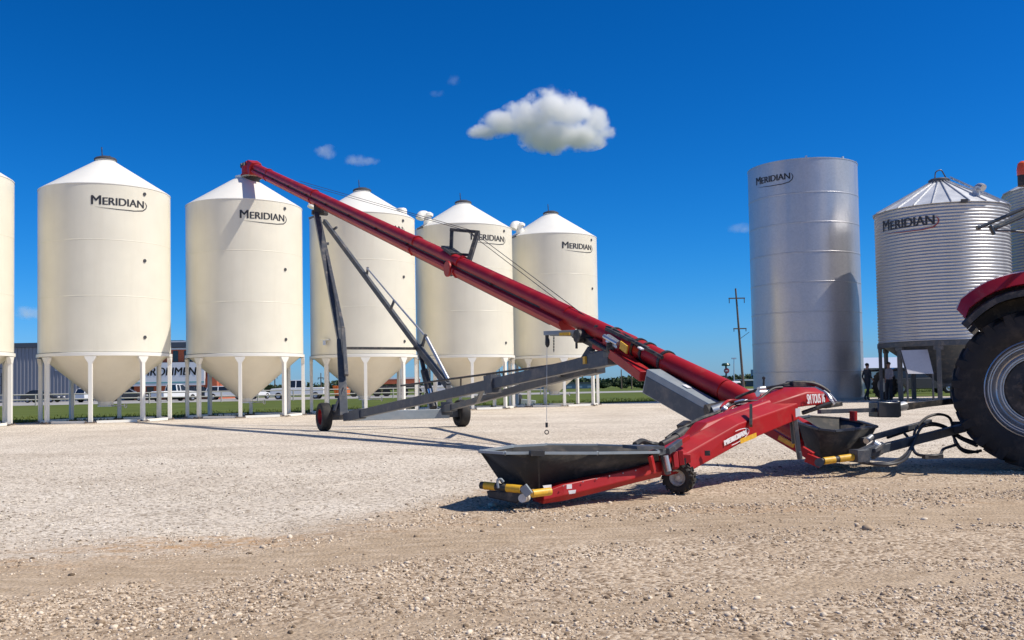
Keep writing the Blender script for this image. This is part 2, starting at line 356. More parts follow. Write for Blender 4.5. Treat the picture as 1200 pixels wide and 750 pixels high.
    fine = ramp(noise(26, 6, 0.7), [(0.3, (0.80, 0.79, 0.78)), (0.7, (1.12, 1.12, 1.12))])
    trk = ramp(noise(3.0, 6, 0.65, (1, 3.2, 1)), [(0.3, (0.37, 0.28, 0.19)), (0.55, (0.50, 0.395, 0.285)), (0.75, (0.62, 0.51, 0.395))])
    big = ramp(noise(0.45, 4, 0.6), [(0.35, (0.90, 0.88, 0.86)), (0.65, (1.07, 1.07, 1.07))])
    patch = ramp(noise(0.12, 3, 0.6, (1, 2.2, 1)), [(0.35, (0.93, 0.91, 0.89)), (0.65, (1.05, 1.05, 1.05))])
    a1 = N.new('ShaderNodeAttribute'); a1.attribute_name = 'tan'; a2 = N.new('ShaderNodeAttribute'); a2.attribute_name = 'track'
    c = mix(a1.outputs['Fac'], pale, tanc); c = mix(a2.outputs['Fac'], c, trk)
    a3 = N.new('ShaderNodeAttribute'); a3.attribute_name = 'rust'
    rs = N.new('ShaderNodeMath'); rs.operation = 'MULTIPLY'; L.new(a3.outputs['Fac'], rs.inputs[0])
    rn = N.new('ShaderNodeMapRange'); rn.inputs[1].default_value = .38; rn.inputs[2].default_value = .62; L.new(noise(9, 6, .7), rn.inputs[0]); L.new(rn.outputs[0], rs.inputs[1])
    c = mix(rs.outputs[0], c, (0.50, 0.33, 0.19))
    for q_ in (fine, big, patch): c = mix(1.0, c, q_, 'MULTIPLY')
    L.new(c, b.inputs['Base Color'])
    bp = N.new('ShaderNodeBump'); bp.inputs['Strength'].default_value = 0.8; bp.inputs['Distance'].default_value = 0.012
    inv = N.new('ShaderNodeMath'); inv.operation = 'MULTIPLY_ADD'; L.new(vo.outputs['Distance'], inv.inputs[0]); inv.inputs[1].default_value = -1.0; inv.inputs[2].default_value = 1.0
    ad = N.new('ShaderNodeMath'); ad.operation = 'ADD'; L.new(inv.outputs[0], ad.inputs[0]); L.new(noise(60, 5, 0.7), ad.inputs[1])
    L.new(ad.outputs[0], bp.inputs['Height']); L.new(bp.outputs[0], b.inputs['Normal'])
    me.materials.append(m)
make_ground()
def make_stones():
    n = 125000
    # sample over the visible wedge, denser towards the camera
    Y = 3.3+(RNG.random(n)**1.55)*13.5; X = (RNG.random(n)*2-1)*(Y*0.545+0.3)
    tan, tr = fields(X, Y); cl = 0.55*fbm(X*2.2, Y*2.2, 3, 44)+0.45*fbm(X*0.7, Y*1.1, 2, 45)
    p = np.clip((cl-0.43)*7, 0.04, 1)*(1-0.93*tr)*np.where(tan > 0.5, 0.95, 0.55)
    k = RNG.random(n) < p; X = X[k]; Y = Y[k]; tan = tan[k]; cl = cl[k]; n = len(X)
    S = np.exp(RNG.normal(math.log(0.0034), 0.46, n)); S = np.clip(S, 0.0020, 0.014)*np.where(tan > 0.5, 1.0, 0.8)*np.where(Y > 7, 1.25, 1)
    big = RNG.random(n) < 0.004; S[big] *= 2.0
    base = np.array([[-1,-1,-1],[1,-1,-1],[1,1,-1],[-1,1,-1],[-1,-1,1],[1,-1,1],[1,1,1],[-1,1,1],[0,0,1.35],[1.35,0,0],[-1.35,0,0],[0,1.35,0],[0,-1.35,0]], float)
    base[:8] *= 0.78
    F_ = np.array([[4,5,8],[5,6,8],[6,7,8],[7,4,8],[1,2,9],[2,6,9],[6,5,9],[5,1,9],[0,4,10],[4,7,10],[7,3,10],[3,0,10],[2,3,11],[3,7,11],[7,6,11],[6,2,11],[0,1,12],[1,5,12],[5,4,12],[4,0,12]])
    vb = base[None]*(1+RNG.normal(0, 0.17, (n, 13, 3)))
    sc3 = np.stack([S*RNG.uniform(0.8, 1.5, n), S*RNG.uniform(0.7, 1.2, n), S*RNG.uniform(0.5, 0.85, n)], -1)
    vb = vb*sc3[:, None, :]; a = RNG.random(n)*2*PI; ca, sa = np.cos(a)[:, None], np.sin(a)[:, None]
    x = vb[..., 0]*ca-vb[..., 1]*sa; y = vb[..., 0]*sa+vb[..., 1]*ca
    z = vb[..., 2]+gz(X, Y)[:, None]+S[:, None]*0.28
    co_ = np.stack([x+X[:, None], y+Y[:, None], z], -1).reshape(-1, 3)
    q = (F_[None]+(np.arange(n)*13)[:, None, None]).reshape(-1, 3)
    me = D.meshes.new('gravel'); me.vertices.add(len(co_)); me.vertices.foreach_set('co', co_.astype(np.float32).ravel())
    me.loops.add(q.size); me.loops.foreach_set('vertex_index', q.astype(np.int32).ravel())
    me.polygons.add(len(q)); me.polygons.foreach_set('loop_start', np.arange(0, q.size, 3, dtype=np.int32))
    me.update(calc_edges=True)
    r = np.repeat(RNG.random(n), 13).astype(np.float32); t = np.repeat(tan, 13).astype(np.float32)
    for nm, v in (('shade', r), ('tan', t)): at_ = me.attributes.new(nm, 'FLOAT', 'POINT'); at_.data.foreach_set('value', v)
    o = D.objects.new('gravel', me); C.objects.link(o); tag(o, 'loose tan and pale gravel stones scattered over the yard', 'gravel', kind='stuff')
    m = D.materials.new('stone'); m.use_nodes = True; N = m.node_tree.nodes; L = m.node_tree.links; b = N['Principled BSDF']; b.inputs['Roughness'].default_value = 0.9; b.inputs['Specular IOR Level'].default_value = 0.2
    a1 = N.new('ShaderNodeAttribute'); a1.attribute_name = 'shade'; a2 = N.new('ShaderNodeAttribute'); a2.attribute_name = 'tan'
    def rp(stops):
        r_ = N.new('ShaderNodeValToRGB'); L.new(a1.outputs['Fac'], r_.inputs[0]); e = r_.color_ramp.elements
        e[0].position, e[0].color = stops[0][0], (*stops[0][1], 1); e[1].position, e[1].color = stops[-1][0], (*stops[-1][1], 1)
        for p_, c_ in stops[1:-1]: k_ = e.new(p_); k_.color = (*c_, 1)
        return r_.outputs[0]
    x = N.new('ShaderNodeMixRGB'); L.new(a2.outputs['Fac'], x.inputs[0])
    L.new(rp([(0, (0.12, 0.095, 0.07)), (0.3, (0.42, 0.35, 0.27)), (0.6, (0.66, 0.58, 0.48)), (1, (0.82, 0.75, 0.64))]), x.inputs[1])
    L.new(rp([(0, (0.14, 0.10, 0.065)), (0.2, (0.38, 0.28, 0.19)), (0.55, (0.60, 0.475, 0.345)), (1, (0.78, 0.67, 0.53))]), x.inputs[2])
    L.new(x.outputs[0], b.inputs['Base Color']); me.materials.append(m)
make_stones()
# ------------------------------------------------------------------ grass, road, kerb
def sheet(name, pts, z, m):
    mb = MB(); mb.add([(x, y, z) for x, y in pts], [tuple(range(len(pts)))]); o = mb.build(name, m, smooth=0); tag(o, kind='structure'); return o
gm_ = D.materials.new('grass_sheet'); gm_.use_nodes = True
def _g():
    N = gm_.node_tree.nodes; L = gm_.node_tree.links; b = N['Principled BSDF']; b.inputs['Roughness'].default_value = 0.95; b.inputs['Specular IOR Level'].default_value = 0.1
    tc = N.new('ShaderNodeTexCoord'); mp = N.new('ShaderNodeMapping'); mp.inputs['Scale'].default_value = (0.35, 0.9, 1); L.new(tc.outputs['Object'], mp.inputs[0])
    n_ = N.new('ShaderNodeTexNoise'); n_.inputs['Scale'].default_value = 1.0; n_.inputs['Detail'].default_value = 9; n_.inputs['Roughness'].default_value = 0.75; L.new(mp.outputs[0], n_.inputs['Vector'])
    r = N.new('ShaderNodeValToRGB'); L.new(n_.outputs[0], r.inputs[0]); e = r.color_ramp.elements
    e[0].position = 0.32; e[0].color = (0.050, 0.075, 0.014, 1); e[1].position = 0.72; e[1].color = (0.17, 0.19, 0.05, 1); k = e.new(0.5); k.color = (0.095, 0.125, 0.028, 1)
    L.new(r.outputs[0], b.inputs['Base Color'])
_g(); M['grass_sheet'] = gm_
ux, uy = 0.793, 0.609                                         # direction of the bin row
def row(t, off): return (-15.0+ux*t-uy*off*-1*-1 if False else -15.0+ux*t-uy*off, 36.2+uy*t+ux*off)
GN = 2.15
sheet('grass_verge', [row(-70, GN), row(31, GN), (20, 57), (120, 57), (200, 60), (200, 112), (12, 112), (-26, 92), (-110, 66)], 0.03, 'grass_sheet')
sheet('road', [(-300, 60), (-110, 66.5), (-26, 92.5), (12, 112.5), (60, 112.5), (400, 112), (400, 134), (12, 134), (-30, 128), (-300, 130)], 0.034, 'asphalt')
sheet('field', [(-5000, 131), (-30, 129), (12, 135), (5000, 135), (5000, 5900), (-5000, 5900)], 0.03, 'grass_sheet')
def grass_blades():
    n = 14000; mb = []
    t = RNG.random(n)*120-30; off = GN-0.25+RNG.random(n)**2*9
    X = -15+ux*t-uy*off; Y = 36.2+uy*t+ux*off; a = RNG.random(n)*PI; h = RNG.uniform(0.05, 0.15, n); w_ = RNG.uniform(0.012, 0.03, n)
    co_ = np.zeros((n, 3, 3)); co_[:, 0] = np.stack([X-np.cos(a)*w_, Y-np.sin(a)*w_, 0*X+0.02], -1); co_[:, 1] = np.stack([X+np.cos(a)*w_, Y+np.sin(a)*w_, 0*X+0.02], -1)
    co_[:, 2] = np.stack([X+RNG.normal(0, .04, n), Y+RNG.normal(0, .04, n), 0.02+h], -1)
    me = D.meshes.new('grass'); me.from_pydata(co_.reshape(-1, 3).tolist(), [], np.arange(3*n).reshape(-1, 3).tolist()); me.materials.append(gm_)
    o = D.objects.new('grass', me); C.objects.link(o); tag(o, 'short green grass tufts along the gravel edge', 'grass', kind='stuff')
grass_blades()
# ------------------------------------------------------------------ CREAM HOPPER BINS
BR = 2.275; ZC, ZE, ZT = 2.50, 8.40, 9.72
def make_bin(x, y, label):
    t = thing('grain_bin', (x, y, 0), label, 'grain bin', 'cream hopper bins in a row')
    b = MB(); prof = [(BR, ZC)]
    for s in (): prof += [(BR, s-0.03), (BR+0.002, s-0.02), (BR+0.002, s+0.02), (BR, s+0.03)]
    prof += [(BR, ZE)]; b.lathe(prof, (x, y, 0), n=96); b.build('wall', 'cream', t)
    for s in (4.45, 6.42):
        b = MB(); b.lathe([(BR, s-.014), (BR+.005, s-.006), (BR+.005, s+.006), (BR, s+.014)], (x, y, 0), n=96); b.build('weld_seam', 'cream', t)
    b = MB(); b.lathe([(BR+0.012, ZE-0.02), (BR+0.012, ZE+0.01), (BR, ZE+0.02), (0.36, ZT-0.08), (0.36, ZT), (0.33, ZT)], (x, y, 0), n=96)
    b.build('roof', 'cream_roof', t)
    b = MB(); b.lathe([(0.05, ZT+0.13), (0.2, ZT+0.12), (0.36, ZT+0.06), (0.40, ZT+0.02), (0.40, ZT-0.03), (0.34, ZT-0.03)], (x, y, 0), n=32)
    b.lathe([(0.0, ZT+0.13), (0.05, ZT+0.13)], (x, y, 0), n=12)
    lid = b.build('lid', 'lid_dark', t)
    b = MB(); b.tube((x-0.12, y, ZT+0.1), (x-0.14, y, ZT+0.48), 0.018); b.tube((x-0.12, y, ZT+0.1), (x+0.18, y, ZT+0.14), 0.015); b.build('lid_handle', 'black_part', lid)
    b = MB(); b.lathe([(BR-0.03, ZC-0.14), (BR+0.05, ZC-0.14), (BR+0.05, ZC-0.03), (BR+0.012, ZC-0.025), (BR-0.03, ZC+0.0)], (x, y, 0), n=96); b.build('ring_beam', 'cream_roof', t)
    b = MB(); b.lathe([(BR-0.04, ZC-0.06), (0.27, 0.74), (0.27, 0.62), (0.24, 0.60), (0.0, 0.60)], (x, y, 0), n=72)
    hp = b.build('hopper', 'cream', t)
    b = MB(); b.box((x+0.03, y, 0.58), (0.5, 0.42, 0.05)); b.tube((x+0.3, y, 0.58), (x+0.75, y-0.1, 0.58), 0.02); b.lathe([(0.09, 0), (0.09, 0.03), (0.07, 0.03), (0.07, 0)], (x+0.75, y-0.1, 0.58), (1, -0.2, 0), 20, closed=True); b.build('slide_gate', 'steel', hp, bevel=0.004)
    P = []
    for k in range(8):
        a = R_(10+45*k); P.append(V((x+(BR-0.02)*math.sin(a), y-(BR-0.02)*math.cos(a), 0)))
        q = Matrix.Rotation(a, 3, 'Z'); c = P[-1]; b = MB()
        b.box(c+V((0, 0, 1.13)), (0.13, 0.13, 2.14), q)
        d = (q @ V((1, 0, 0)))
        pr = [(-0.065, 0), (-0.19, 0.20), (-0.19, 0.24), (0.19, 0.24), (0.19, 0.20), (0.065, 0)]
        nrm = q @ V((0, 1, 0)); vs = [c+V((0, 0, 2.10))+d*u_+V((0, 0, h_))+nrm*s_ for s_ in (-0.067, 0.067) for u_, h_ in pr]
        b.add(vs, [tuple(range(5, -1, -1)), tuple(range(6, 12))]+[(i, (i+1) % 6, (i+1) % 6+6, i+6) for i in range(6)])
        lg = b.build('leg', 'cream_roof', t, bevel=0.006)
        b = MB(); b.box(c+V((0, 0, 0.045)), (0.36, 0.30, 0.03), q)
        for sx in (-0.13, 0.13): b.tube(c+q @ V((sx, -0.1, 0.06)), c+q @ V((sx, -0.1, 0.09)), 0.02, n=6)
        b.build('base_plate', 'wood', lg)
    b = MB()
    for k in range(8):
        p, q = P[k], P[(k+1) % 8]; dd = (q-p).normalized()*0.19; b.bar(p+dd+V((0, 0, 0.06)), q-dd+V((0, 0, 0.06)), 0.09, 0.09)
    b.build('base_ring', 'cream_roof', t, bevel=0.005)
    # portholes
    for h in (8.16, 5.76, 3.02):
        b = MB(); f = cyl_fn(x, y, BR, R_(57), h); n_ = V((math.sin(R_(57)), -math.cos(R_(57)), 0)); b.tube(f(0, 0)-n_*0.02, f(0, 0)+n_*0.03, 0.06, n=24); b.build('sight_port', 'lid_dark', t)
    b = MB(); f = cyl_fn(x, y, BR+0.009, R_(33.5), 7.80); text_on(b, 'Meridian', f, 1.80, 0.32, small_caps=True, bold=0.035); b.build('lettering', 'logo_black', t, smooth=0)
    b = MB(); swoosh(b, cyl_fn(x, y, BR+0.008, R_(33.5), 7.80), 1.80, 0.27); b.build('logo_swoosh', 'logo_black', t, smooth=0)
    return t
def roof_vent(x, y, t, phi, kind='l'):
    if kind == 'r':
        n_ = V((math.sin(R_(phi)), -math.cos(R_(phi)), 0)); c = V((x, y, 0))+n_*(BR-0.30); b = MB(); b.lathe([(.0, .36), (.2, .34), (.24, .26), (.24, .0)], c+V((0, 0, ZE+.02)), n=20); b.build('roof_vent', 'cream_roof', t); return
    n_ = V((math.sin(R_(phi)), -math.cos(R_(phi)), 0)); c = V((x, y, 0))+n_*(BR-0.30)
    b = MB(); z0 = ZE+0.1; p = c+V((0, 0, z0))
    b.path([p, p+V((0, 0, 0.30)), p+n_*0.10+V((0, 0, 0.46)), p+n_*0.32+V((0, 0, 0.44)), p+n_*0.42+V((0, 0, 0.25))], 0.19, 16, samples=5)
    b.lathe([(0.0, 0.08), (0.18, 0.07), (0.27, 0.0), (0.27, -0.1), (0.22, -0.1)], p+V((0, 0, 0.52)), n=24)
    v = b.build('roof_vent', 'cream_roof', t)
    if kind == 'l':
        b = MB(); b.bar(p+n_*0.55+V((0, 0, -0.22)), p+n_*0.12+V((0.35, 0, 0.12)), 0.06, 0.09); b.build('bracket', 'frame_grey', v)
lab = ['cream hopper bin cut by the left edge, only its right side in view',
       'largest whole cream hopper bin, lettering high on its front, second from the left',
       'cream hopper bin under the red spout, conveyor shadow running down its front',
       'cream hopper bin crossed by the dark A-frame legs of the conveyor',
       'cream hopper bin right behind the black mast frame on the conveyor tube',
       'farthest and smallest cream hopper bin, at the right end of the row']
BINS = []
first = make_bin(-19.27, 32.92, lab[0]); BINS.append(first)
for i in range(1, 6):
    c = copy_tree(first); c.location = (-15.0+4.27*(i-1), 36.2+3.28*(i-1), 0); c['label'] = lab[i]; BINS.append(c)
for ch in list(BINS[2].children):
    if ch.name.startswith('lid'):
        for g_ in list(ch.children): D.objects.remove(g_)
        D.objects.remove(ch)
for i in (3, 4, 5):
    c = BINS[i]; roof_vent(c.location.x, c.location.y, c, -54)
roof_vent(BINS[3].location.x, BINS[3].location.y, BINS[3], 66, 'r')
c = BINS[3]; x, y = c.location.x, c.location.y; f = cyl_fn(x, y, BR, R_(-33), 3.1)
b = MB(); n_ = (f(0, 0)-V((x, y, 3.1))).normalized(); b.box(f(0, 0)+n_*0.12, (0.36, 0.25, 0.05), (0, 0, R_(-33))); b.box(f(0, 0)+n_*0.16+V((0, 0, -0.12)), (0.12, 0.12, 0.2)); b.build('level_sensor', ['steel'], c)
# ------------------------------------------------------------------ TALL SMOOTH SILO
def silo():
    p = at(947, 455, 53.0); x, y = p.x, 53.0; R = 2.86; H = 12.55
    t = thing('storage_silo', (x, y, 0), 'tall windowless smooth silver steel tank with open flat top, standing on the ground', 'silo')
    b = MB(); prof = [(R, 0)]; s = 1.52; z = s
    while z < H-0.3:
        prof += [(R, z-0.035), (R+0.013, z-0.022), (R+0.013, z+0.022), (R, z+0.035)]; z += s+0.02
    prof += [(R, H-0.05), (R+0.02, H-0.045), (R+0.02, H), (R-0.02, H), (R-0.02, H-0.6)]
    b.lathe(prof, (x, y, 0), n=160); b.build('wall', 'galv', t)
    b = MB(); b.lathe([(R-0.02, H-0.55), (0.4, H-0.25), (0, H-0.25)], (x, y, 0), n=64); b.build('roof', 'galv', t)
    for a in (-12, 30, 62):
        f = cyl_fn(x, y, R-0.05, R_(a), H); bb = MB(); bb.box(f(0, 0.04), (0.1, 0.1, 0.12), (0, 0, R_(a))); bb.build('rim_bracket', 'steel', t)
    b = MB(); text_on(b, 'Meridian', cyl_fn(x, y, R+0.02, R_(-50), 11.72), 2.15, 0.40, small_caps=True, bold=0.035); b.build('lettering', 'logo_black', t, smooth=0)
    b = MB(); swoosh(b, cyl_fn(x, y, R+0.02, R_(-50), 11.72), 2.15, 0.38); b.build('logo_swoosh', 'logo_black', t, smooth=0)
    b = MB(); b.lathe([(R+0.25, 0), (R+0.25, 0.12), (R+0.02, 0.13)], (x, y, 0), n=64); b.build('foundation', 'concrete', t)
silo()
# ------------------------------------------------------------------ CORRUGATED BIN
def corr_bin(px, Y, R, z0, ze, zt, label, full=True):
    p = at(px, 440, Y); x, y = p.x, Y
    t = thing('corrugated_bin', (x, y, 0), label, 'grain bin', 'galvanised corrugated bins')
    b = MB(); pitch = 0.148; n = int((ze-z0)/pitch); prof = []
    for i in range(n*6+1): prof.append((R+0.025*math.sin(2*PI*i/6), z0+(ze-z0)*i/(n*6)))
    b.lathe(prof, (x, y, 0), n=112); b.build('wall', 'galv_corr', t, smooth=80)
    N_ = 24; b = MB(); b.lathe([(R+0.10, ze-0.03), (0.42, zt-0.2), (0.42, zt-0.05), (0, zt)], (x, y, 0), n=N_); b.build('roof', 'galv_roof', t, smooth=0)
    b = MB()
    for k in range(N_):
        a = 2*PI*k/N_; d = V((math.cos(a), math.sin(a), 0)); b.bar(V((x, y, ze+0.0))+d*(R+0.09), V((x, y, zt-0.17))+d*0.42, 0.035, 0.06)
    b.build('roof_ribs', 'galv_corr', t)
    b = MB(); b.lathe([(0.5, zt-0.18), (0.5, zt-0.08), (0.42, zt-0.02), (0.0, zt+0.03)], (x, y, 0), n=24)
    b.path([(x-0.2, y, zt), (x-0.15, y, zt+0.32), (x+0.1, y, zt+0.42), (x+0.25, y, zt+0.2), (x+0.35, y, zt)], 0.03)
    b.build('lid', 'frame_grey', t)
    if full:
        for a in (20, 100): 
            d = V((math.sin(R_(a)), -math.cos(R_(a)), 0)); c = V((x, y, 0))+d*(R-0.75)+V((0, 0, ze+0.35)); bb = MB(); bb.path([c, c+V((0, 0, 0.3)), c+d*0.2+V((0, 0, 0.42)), c+d*0.42+V((0, 0, 0.32))], 0.17, 12); bb.build('roof_vent', 'galv_corr', t)
        d = V((math.sin(R_(62)), -math.cos(R_(62)), 0)); s_ = V((-d.y, d.x, 0)); bb = MB()
        q0 = V((x, y, ze+0.08))+d*(R+0.02); q1 = V((x, y, zt))+d*0.5
        for sg in (-0.22, 0.22): bb.bar(q0+s_*sg, q1+s_*sg, 0.05)
        for k in range(10): qq = q0.lerp(q1, (k+0.5)/10); bb.bar(qq-s_*0.2, qq+s_*0.2, 0.035)
        bb.build('roof_ladder', 'galv_corr', t)
        bb = MB(); bb.box(V((x, y, ze-0.02))+V((-0.25, -R-0.08, 0)), (0.3, 0.08, 0.16)); bb.build('eave_clip', 'black_part', t)
    b = MB(); b.lathe([(R-0.1, z0-0.24), (R+0.06, z0-0.24), (R+0.06, z0-0.01), (R-0.1, z0)], (x, y, 0), n=64, closed=True); b.build('ring_beam', 'frame_grey', t)
    NL = 10
    for k in range(NL):
        a = R_(7+360/NL*k); d = V((math.sin(a), -math.cos(a), 0)); q = Matrix.Rotation(a, 3, 'Z'); c = V((x, y, 0))+d*(R-0.03); b = MB()
        b.box(c+V((0, 0, (z0-0.24)/2+0.02)), (0.20, 0.14, z0-0.28), q); b.box(c+V((0, 0, 0.02)), (0.4, 0.36, 0.03), q); b.box(c+V((0, 0, z0-0.34)), (0.42, 0.13, 0.18), q); b.build('leg', 'frame_grey', t, bevel=0.008)
    b = MB(); b.lathe([(R-0.15, z0-0.12), (0.3, z0-2.0), (0.3, z0-2.15)], (x, y, 0), n=48); b.build('hopper', 'frame_grey', t)
    if full:
        b = MB(); text_on(b, 'Meridian', cyl_fn(x, y, R+0.035, R_(-54.5), 8.42), 2.75, 0.52, small_caps=True, bold=0.035); b.build('lettering', 'logo_black', t, smooth=0)
        b = MB(); swoosh(b, cyl_fn(x, y, R+0.035, R_(-54.5), 8.42), 2.75, 0.42, 0); b.build('logo_swoosh', ['logo_red'], t, smooth=0)
    return x, y
cbx, cby = corr_bin(1108.5, 47.6, 3.02, 2.80, 9.15, 10.8, 'silver corrugated hopper bin with ribbed cone roof, between the tall smooth tank and the tractor')
corr_bin(1278, 49.0, 3.6, 2.8, 10.4, 12.2, 'silver corrugated bin cut by the right edge, behind the tractor', False)
# pale board leaning under the corrugated bin
b = MB(); P4 = [at(1056, 410.5, 45.5), at(1087, 409.5, 45.4), at(1094, 438, 44.9), at(1064, 438, 45.0)]
b.add(P4+[p+V((0.02, 0.06, 0)) for p in P4], [(0,1,2,3), (7,6,5,4), (0,4,5,1), (1,5,6,2), (2,6,7,3), (3,7,4,0)])
t = thing('display_board', (P4[3].x+0.6, 45.2, 0), 'pale grey slanted panel on thin posts under the corrugated bin', 'panel')
b.build('panel', 'panel_grey', t, smooth=0)
for q, r_ in ((P4[3], P4[0]), (P4[2], P4[1])):
    b = MB(); b.bar(V((q.x, q.y+0.1, 0)), q+V((0, 0.1, 0.02)), 0.07); b.bar(q+V((0, .1, 0)), r_+V((0, .1, 0)), 0.07); b.build('post', 'frame_grey', t)
# ------------------------------------------------------------------ WHEELS
def wheel(c, ax, R, w, rim_r, parent, tyre_m='tyre', rim_m='rim_white', lugs=0, name='wheel', lug_h=0.04):
    """c = centre, ax = outward axis"""
    c = V(c); ax = V(ax).normalized()
    W_ = thing_part(name, c, parent)
    b = MB(); h = w/2
    prof = [(rim_r, -h*0.72), (rim_r+(R-rim_r)*0.25, -h*0.95), (rim_r+(R-rim_r)*0.65, -h), (R-0.10*(R-rim_r), -h*0.86), (R, -h*0.6), (R*1.005, 0), (R, h*0.6), (R-0.10*(R-rim_r), h*0.86), (rim_r+(R-rim_r)*0.65, h), (rim_r+(R-rim_r)*0.25, h*0.95), (rim_r, h*0.72)]
    b.lathe(prof, c, ax, 64)
    if lugs:
        q = V((0, 0, 1)).rotation_difference(ax).to_matrix()
        for k in range(lugs):
            for sd in (-1, 1):
                a = 2*PI*(k+(0.5 if sd > 0 else 0))/lugs; pts = []
                for (aa, z) in ((a, 0.02*sd), (a+0.16*(44/lugs)*0.5, h*0.93*sd)):
                    e = V((math.cos(aa), math.sin(aa), 0)); tt = V((-math.sin(aa), math.cos(aa), 0)); pts.append((e, tt, z))
                tw = PI*R/lugs*0.42
                (e0, t0, z0_), (e1, t1, z1_) = pts; Rb = R-0.02; Rt = R+lug_h
                vs = [e0*Rb-t0*tw+V((0, 0, z0_)), e0*Rb+t0*tw+V((0, 0, z0_)), e0*Rt+t0*tw*0.7+V((0, 0, z0_)), e0*Rt-t0*tw*0.7+V((0, 0, z0_)),
                      e1*(Rb-0.05*R)-t1*tw+V((0, 0, z1_)), e1*(Rb-0.05*R)+t1*tw+V((0, 0, z1_)), e1*(Rt-0.02*R)+t1*tw*0.7+V((0, 0, z1_)), e1*(Rt-0.02*R)-t1*tw*0.7+V((0, 0, z1_)),
                      e1*(R*0.88)-t1*tw+V((0, 0, z1_*1.06)), e1*(R*0.88)+t1*tw+V((0, 0, z1_*1.06))]
                b.add([c+q @ v for v in vs], [(0,1,2,3), (0,4,5,1), (1,5,6,2), (2,6,7,3), (3,7,4,0), (4,7,8), (7,6,9,8), (6,5,9), (4,8,9,5)])
    b.build('tyre', tyre_m, W_, smooth=35)
    b = MB(); rr = rim_r
    b.lathe([(rr, -h*0.72), (rr*1.04, -h*0.80), (rr*0.98, -h*0.6), (rr*0.86, -h*0.1), (rr*0.80, h*0.15), (rr*0.86, h*0.25), (rr*0.90, h*0.45), (rr*0.97, h*0.55), (rr*1.04, h*0.74), (rr*1.05, h*0.80), (rr*1.03, h*0.82), (rr*1.01, h*0.70), (rr*0.985, h*0.62), (rr*0.97, h*0.68), (rr*0.955, h*0.68), (rr*0.94, h*0.52), (rr*0.925, h*0.56), (rr*0.905, h*0.56), (rr*0.89, h*0.42), (rr*0.80, h*0.10), (rr*0.76, h*0.05), (rr*0.74, h*0.20), (rr*0.71, h*0.20), (rr*0.69, -h*0.15), (0, -h*0.15)], c, ax, 56)
    hb = MB(); hb.lathe([(rr*0.67, -h*0.14), (rr*0.64, -h*0.06), (rr*0.45, h*0.0), (rr*0.30, h*0.06), (rr*0.28, h*0.30), (rr*0.15, h*0.36), (0, h*0.36)], c, ax, 32)
    q = V((0, 0, 1)).rotation_difference(ax).to_matrix()
    for k in range(8):
        a = 2*PI*k/8; p = c+q @ V((rr*0.40*math.cos(a), rr*0.40*math.sin(a), h*0.02)); hb.tube(p, p+ax*h*0.12, rr*0.035, n=6)
    b.build('rim', rim_m, W_, smooth=35); hb.build('hub', 'black_part' if rim_m != 'rim_white' else 'rim_white', W_, smooth=35)
    return W_
def thing_part(name, c, parent):
    o = D.objects.new(name, None); C.objects.link(o); o.parent = parent; o.empty_display_size = 0.2
    p = parent; tot = V((0, 0, 0)); rz = 0
    while p is not None: tot += V(p.location); rz += p.rotation_euler.z; p = p.parent
    o.location = Matrix.Rotation(-rz, 3, 'Z') @ (V(c)-tot); return o
# ------------------------------------------------------------------ MAIN CONVEYOR
T0 = at(300, 198, 38.6); T1 = at(850, 461, 13.0); Dt = (T1-T0)
def tp(s): return T0+Dt*s
tdir = Dt.normalized(); tside = tdir.cross(V((0, 0, 1))).normalized(); tup = tside.cross(tdir)   # tside points to +x side? sign handled below
if tside.x > 0: vis = -tside
else: vis = tside                                              # side towards the camera (left)
conv = thing('grain_conveyor', (T1.x, T1.y, 0), 'long red tubular grain conveyor on a dark grey wheeled frame, rising to the third bin', 'conveyor')
def arc(cx, cy, r, a0, a1, n): return [(cx+r*math.cos(R_(a0+(a1-a0)*i/n)), cy+r*math.sin(R_(a0+(a1-a0)*i/n))) for i in range(n+1)]
prof = arc(0, 0.07, 0.145, -20, 200, 16)+[(-0.085, 0.0), (-0.195, -0.045), (-0.205, -0.10), (-0.12, -0.205), (0.12, -0.205), (0.205, -0.10), (0.195, -0.045), (0.085, 0.0)]
sj = [0.0, 0.075, 0.30, 0.555, 0.858]
for i in range(4):
    b = MB(); b.sweep(prof, tp(sj[i]), tp(sj[i+1])); b.build('conveyor_tube', 'red', conv, smooth=40)
for s_ in (0.0, 0.078, 0.30, 0.61, 0.70):
    b = MB(); pr = [(a*1.13, (b_+0.03)*1.13-0.03) for a, b_ in prof]; b.sweep(pr, tp(s_), tp(s_)+tdir*0.05); b.build('flange', 'red', conv, smooth=40)
# small clamps and light underside belt guard
b = MB()
for k in range(9):
    q = tp(0.12+k*0.08); b.box(q+vis*0.15+tup*0.0, (0.05, 0.05, 0.03))
b.build('clamps', 'black_part', conv)
b = MB(); b.bar(tp(0.02)-tup*0.225, tp(0.84)-tup*0.225, 0.16, 0.02, tup); b.build('belt', 'rubber', conv)
for sd in (-1, 1):
    b = MB(); b.bar(tp(0.0)+tside*.095*sd-tup*.003, tp(0.84)+tside*.095*sd-tup*.003, .055, .03, tup); b.build('crease_shade_strip', 'black_part', conv)  # black strip laid in the tube's crease to paint in its shade
# lower round tube into the intake
lo0 = tp(0.875); lo1 = tp(1.0); lo2 = at(942, 507, 12.0)
b = MB(); b.tube(tp(0.83)+tup*0.05, lo1+tup*0.04, 0.148, n=28); b.tube(lo1+tup*0.04, lo2, 0.148, n=28); b.build('conveyor_tube', 'red', conv, smooth=40)
b = MB(); b.sweep([(-0.13, -0.12), (0.13, -0.12), (0.16, 0.0), (-0.16, 0.0)], tp(0.87)-tup*0.11, tp(1.0)-tup*0.10); b.build('belt_return', 'black_part', conv)
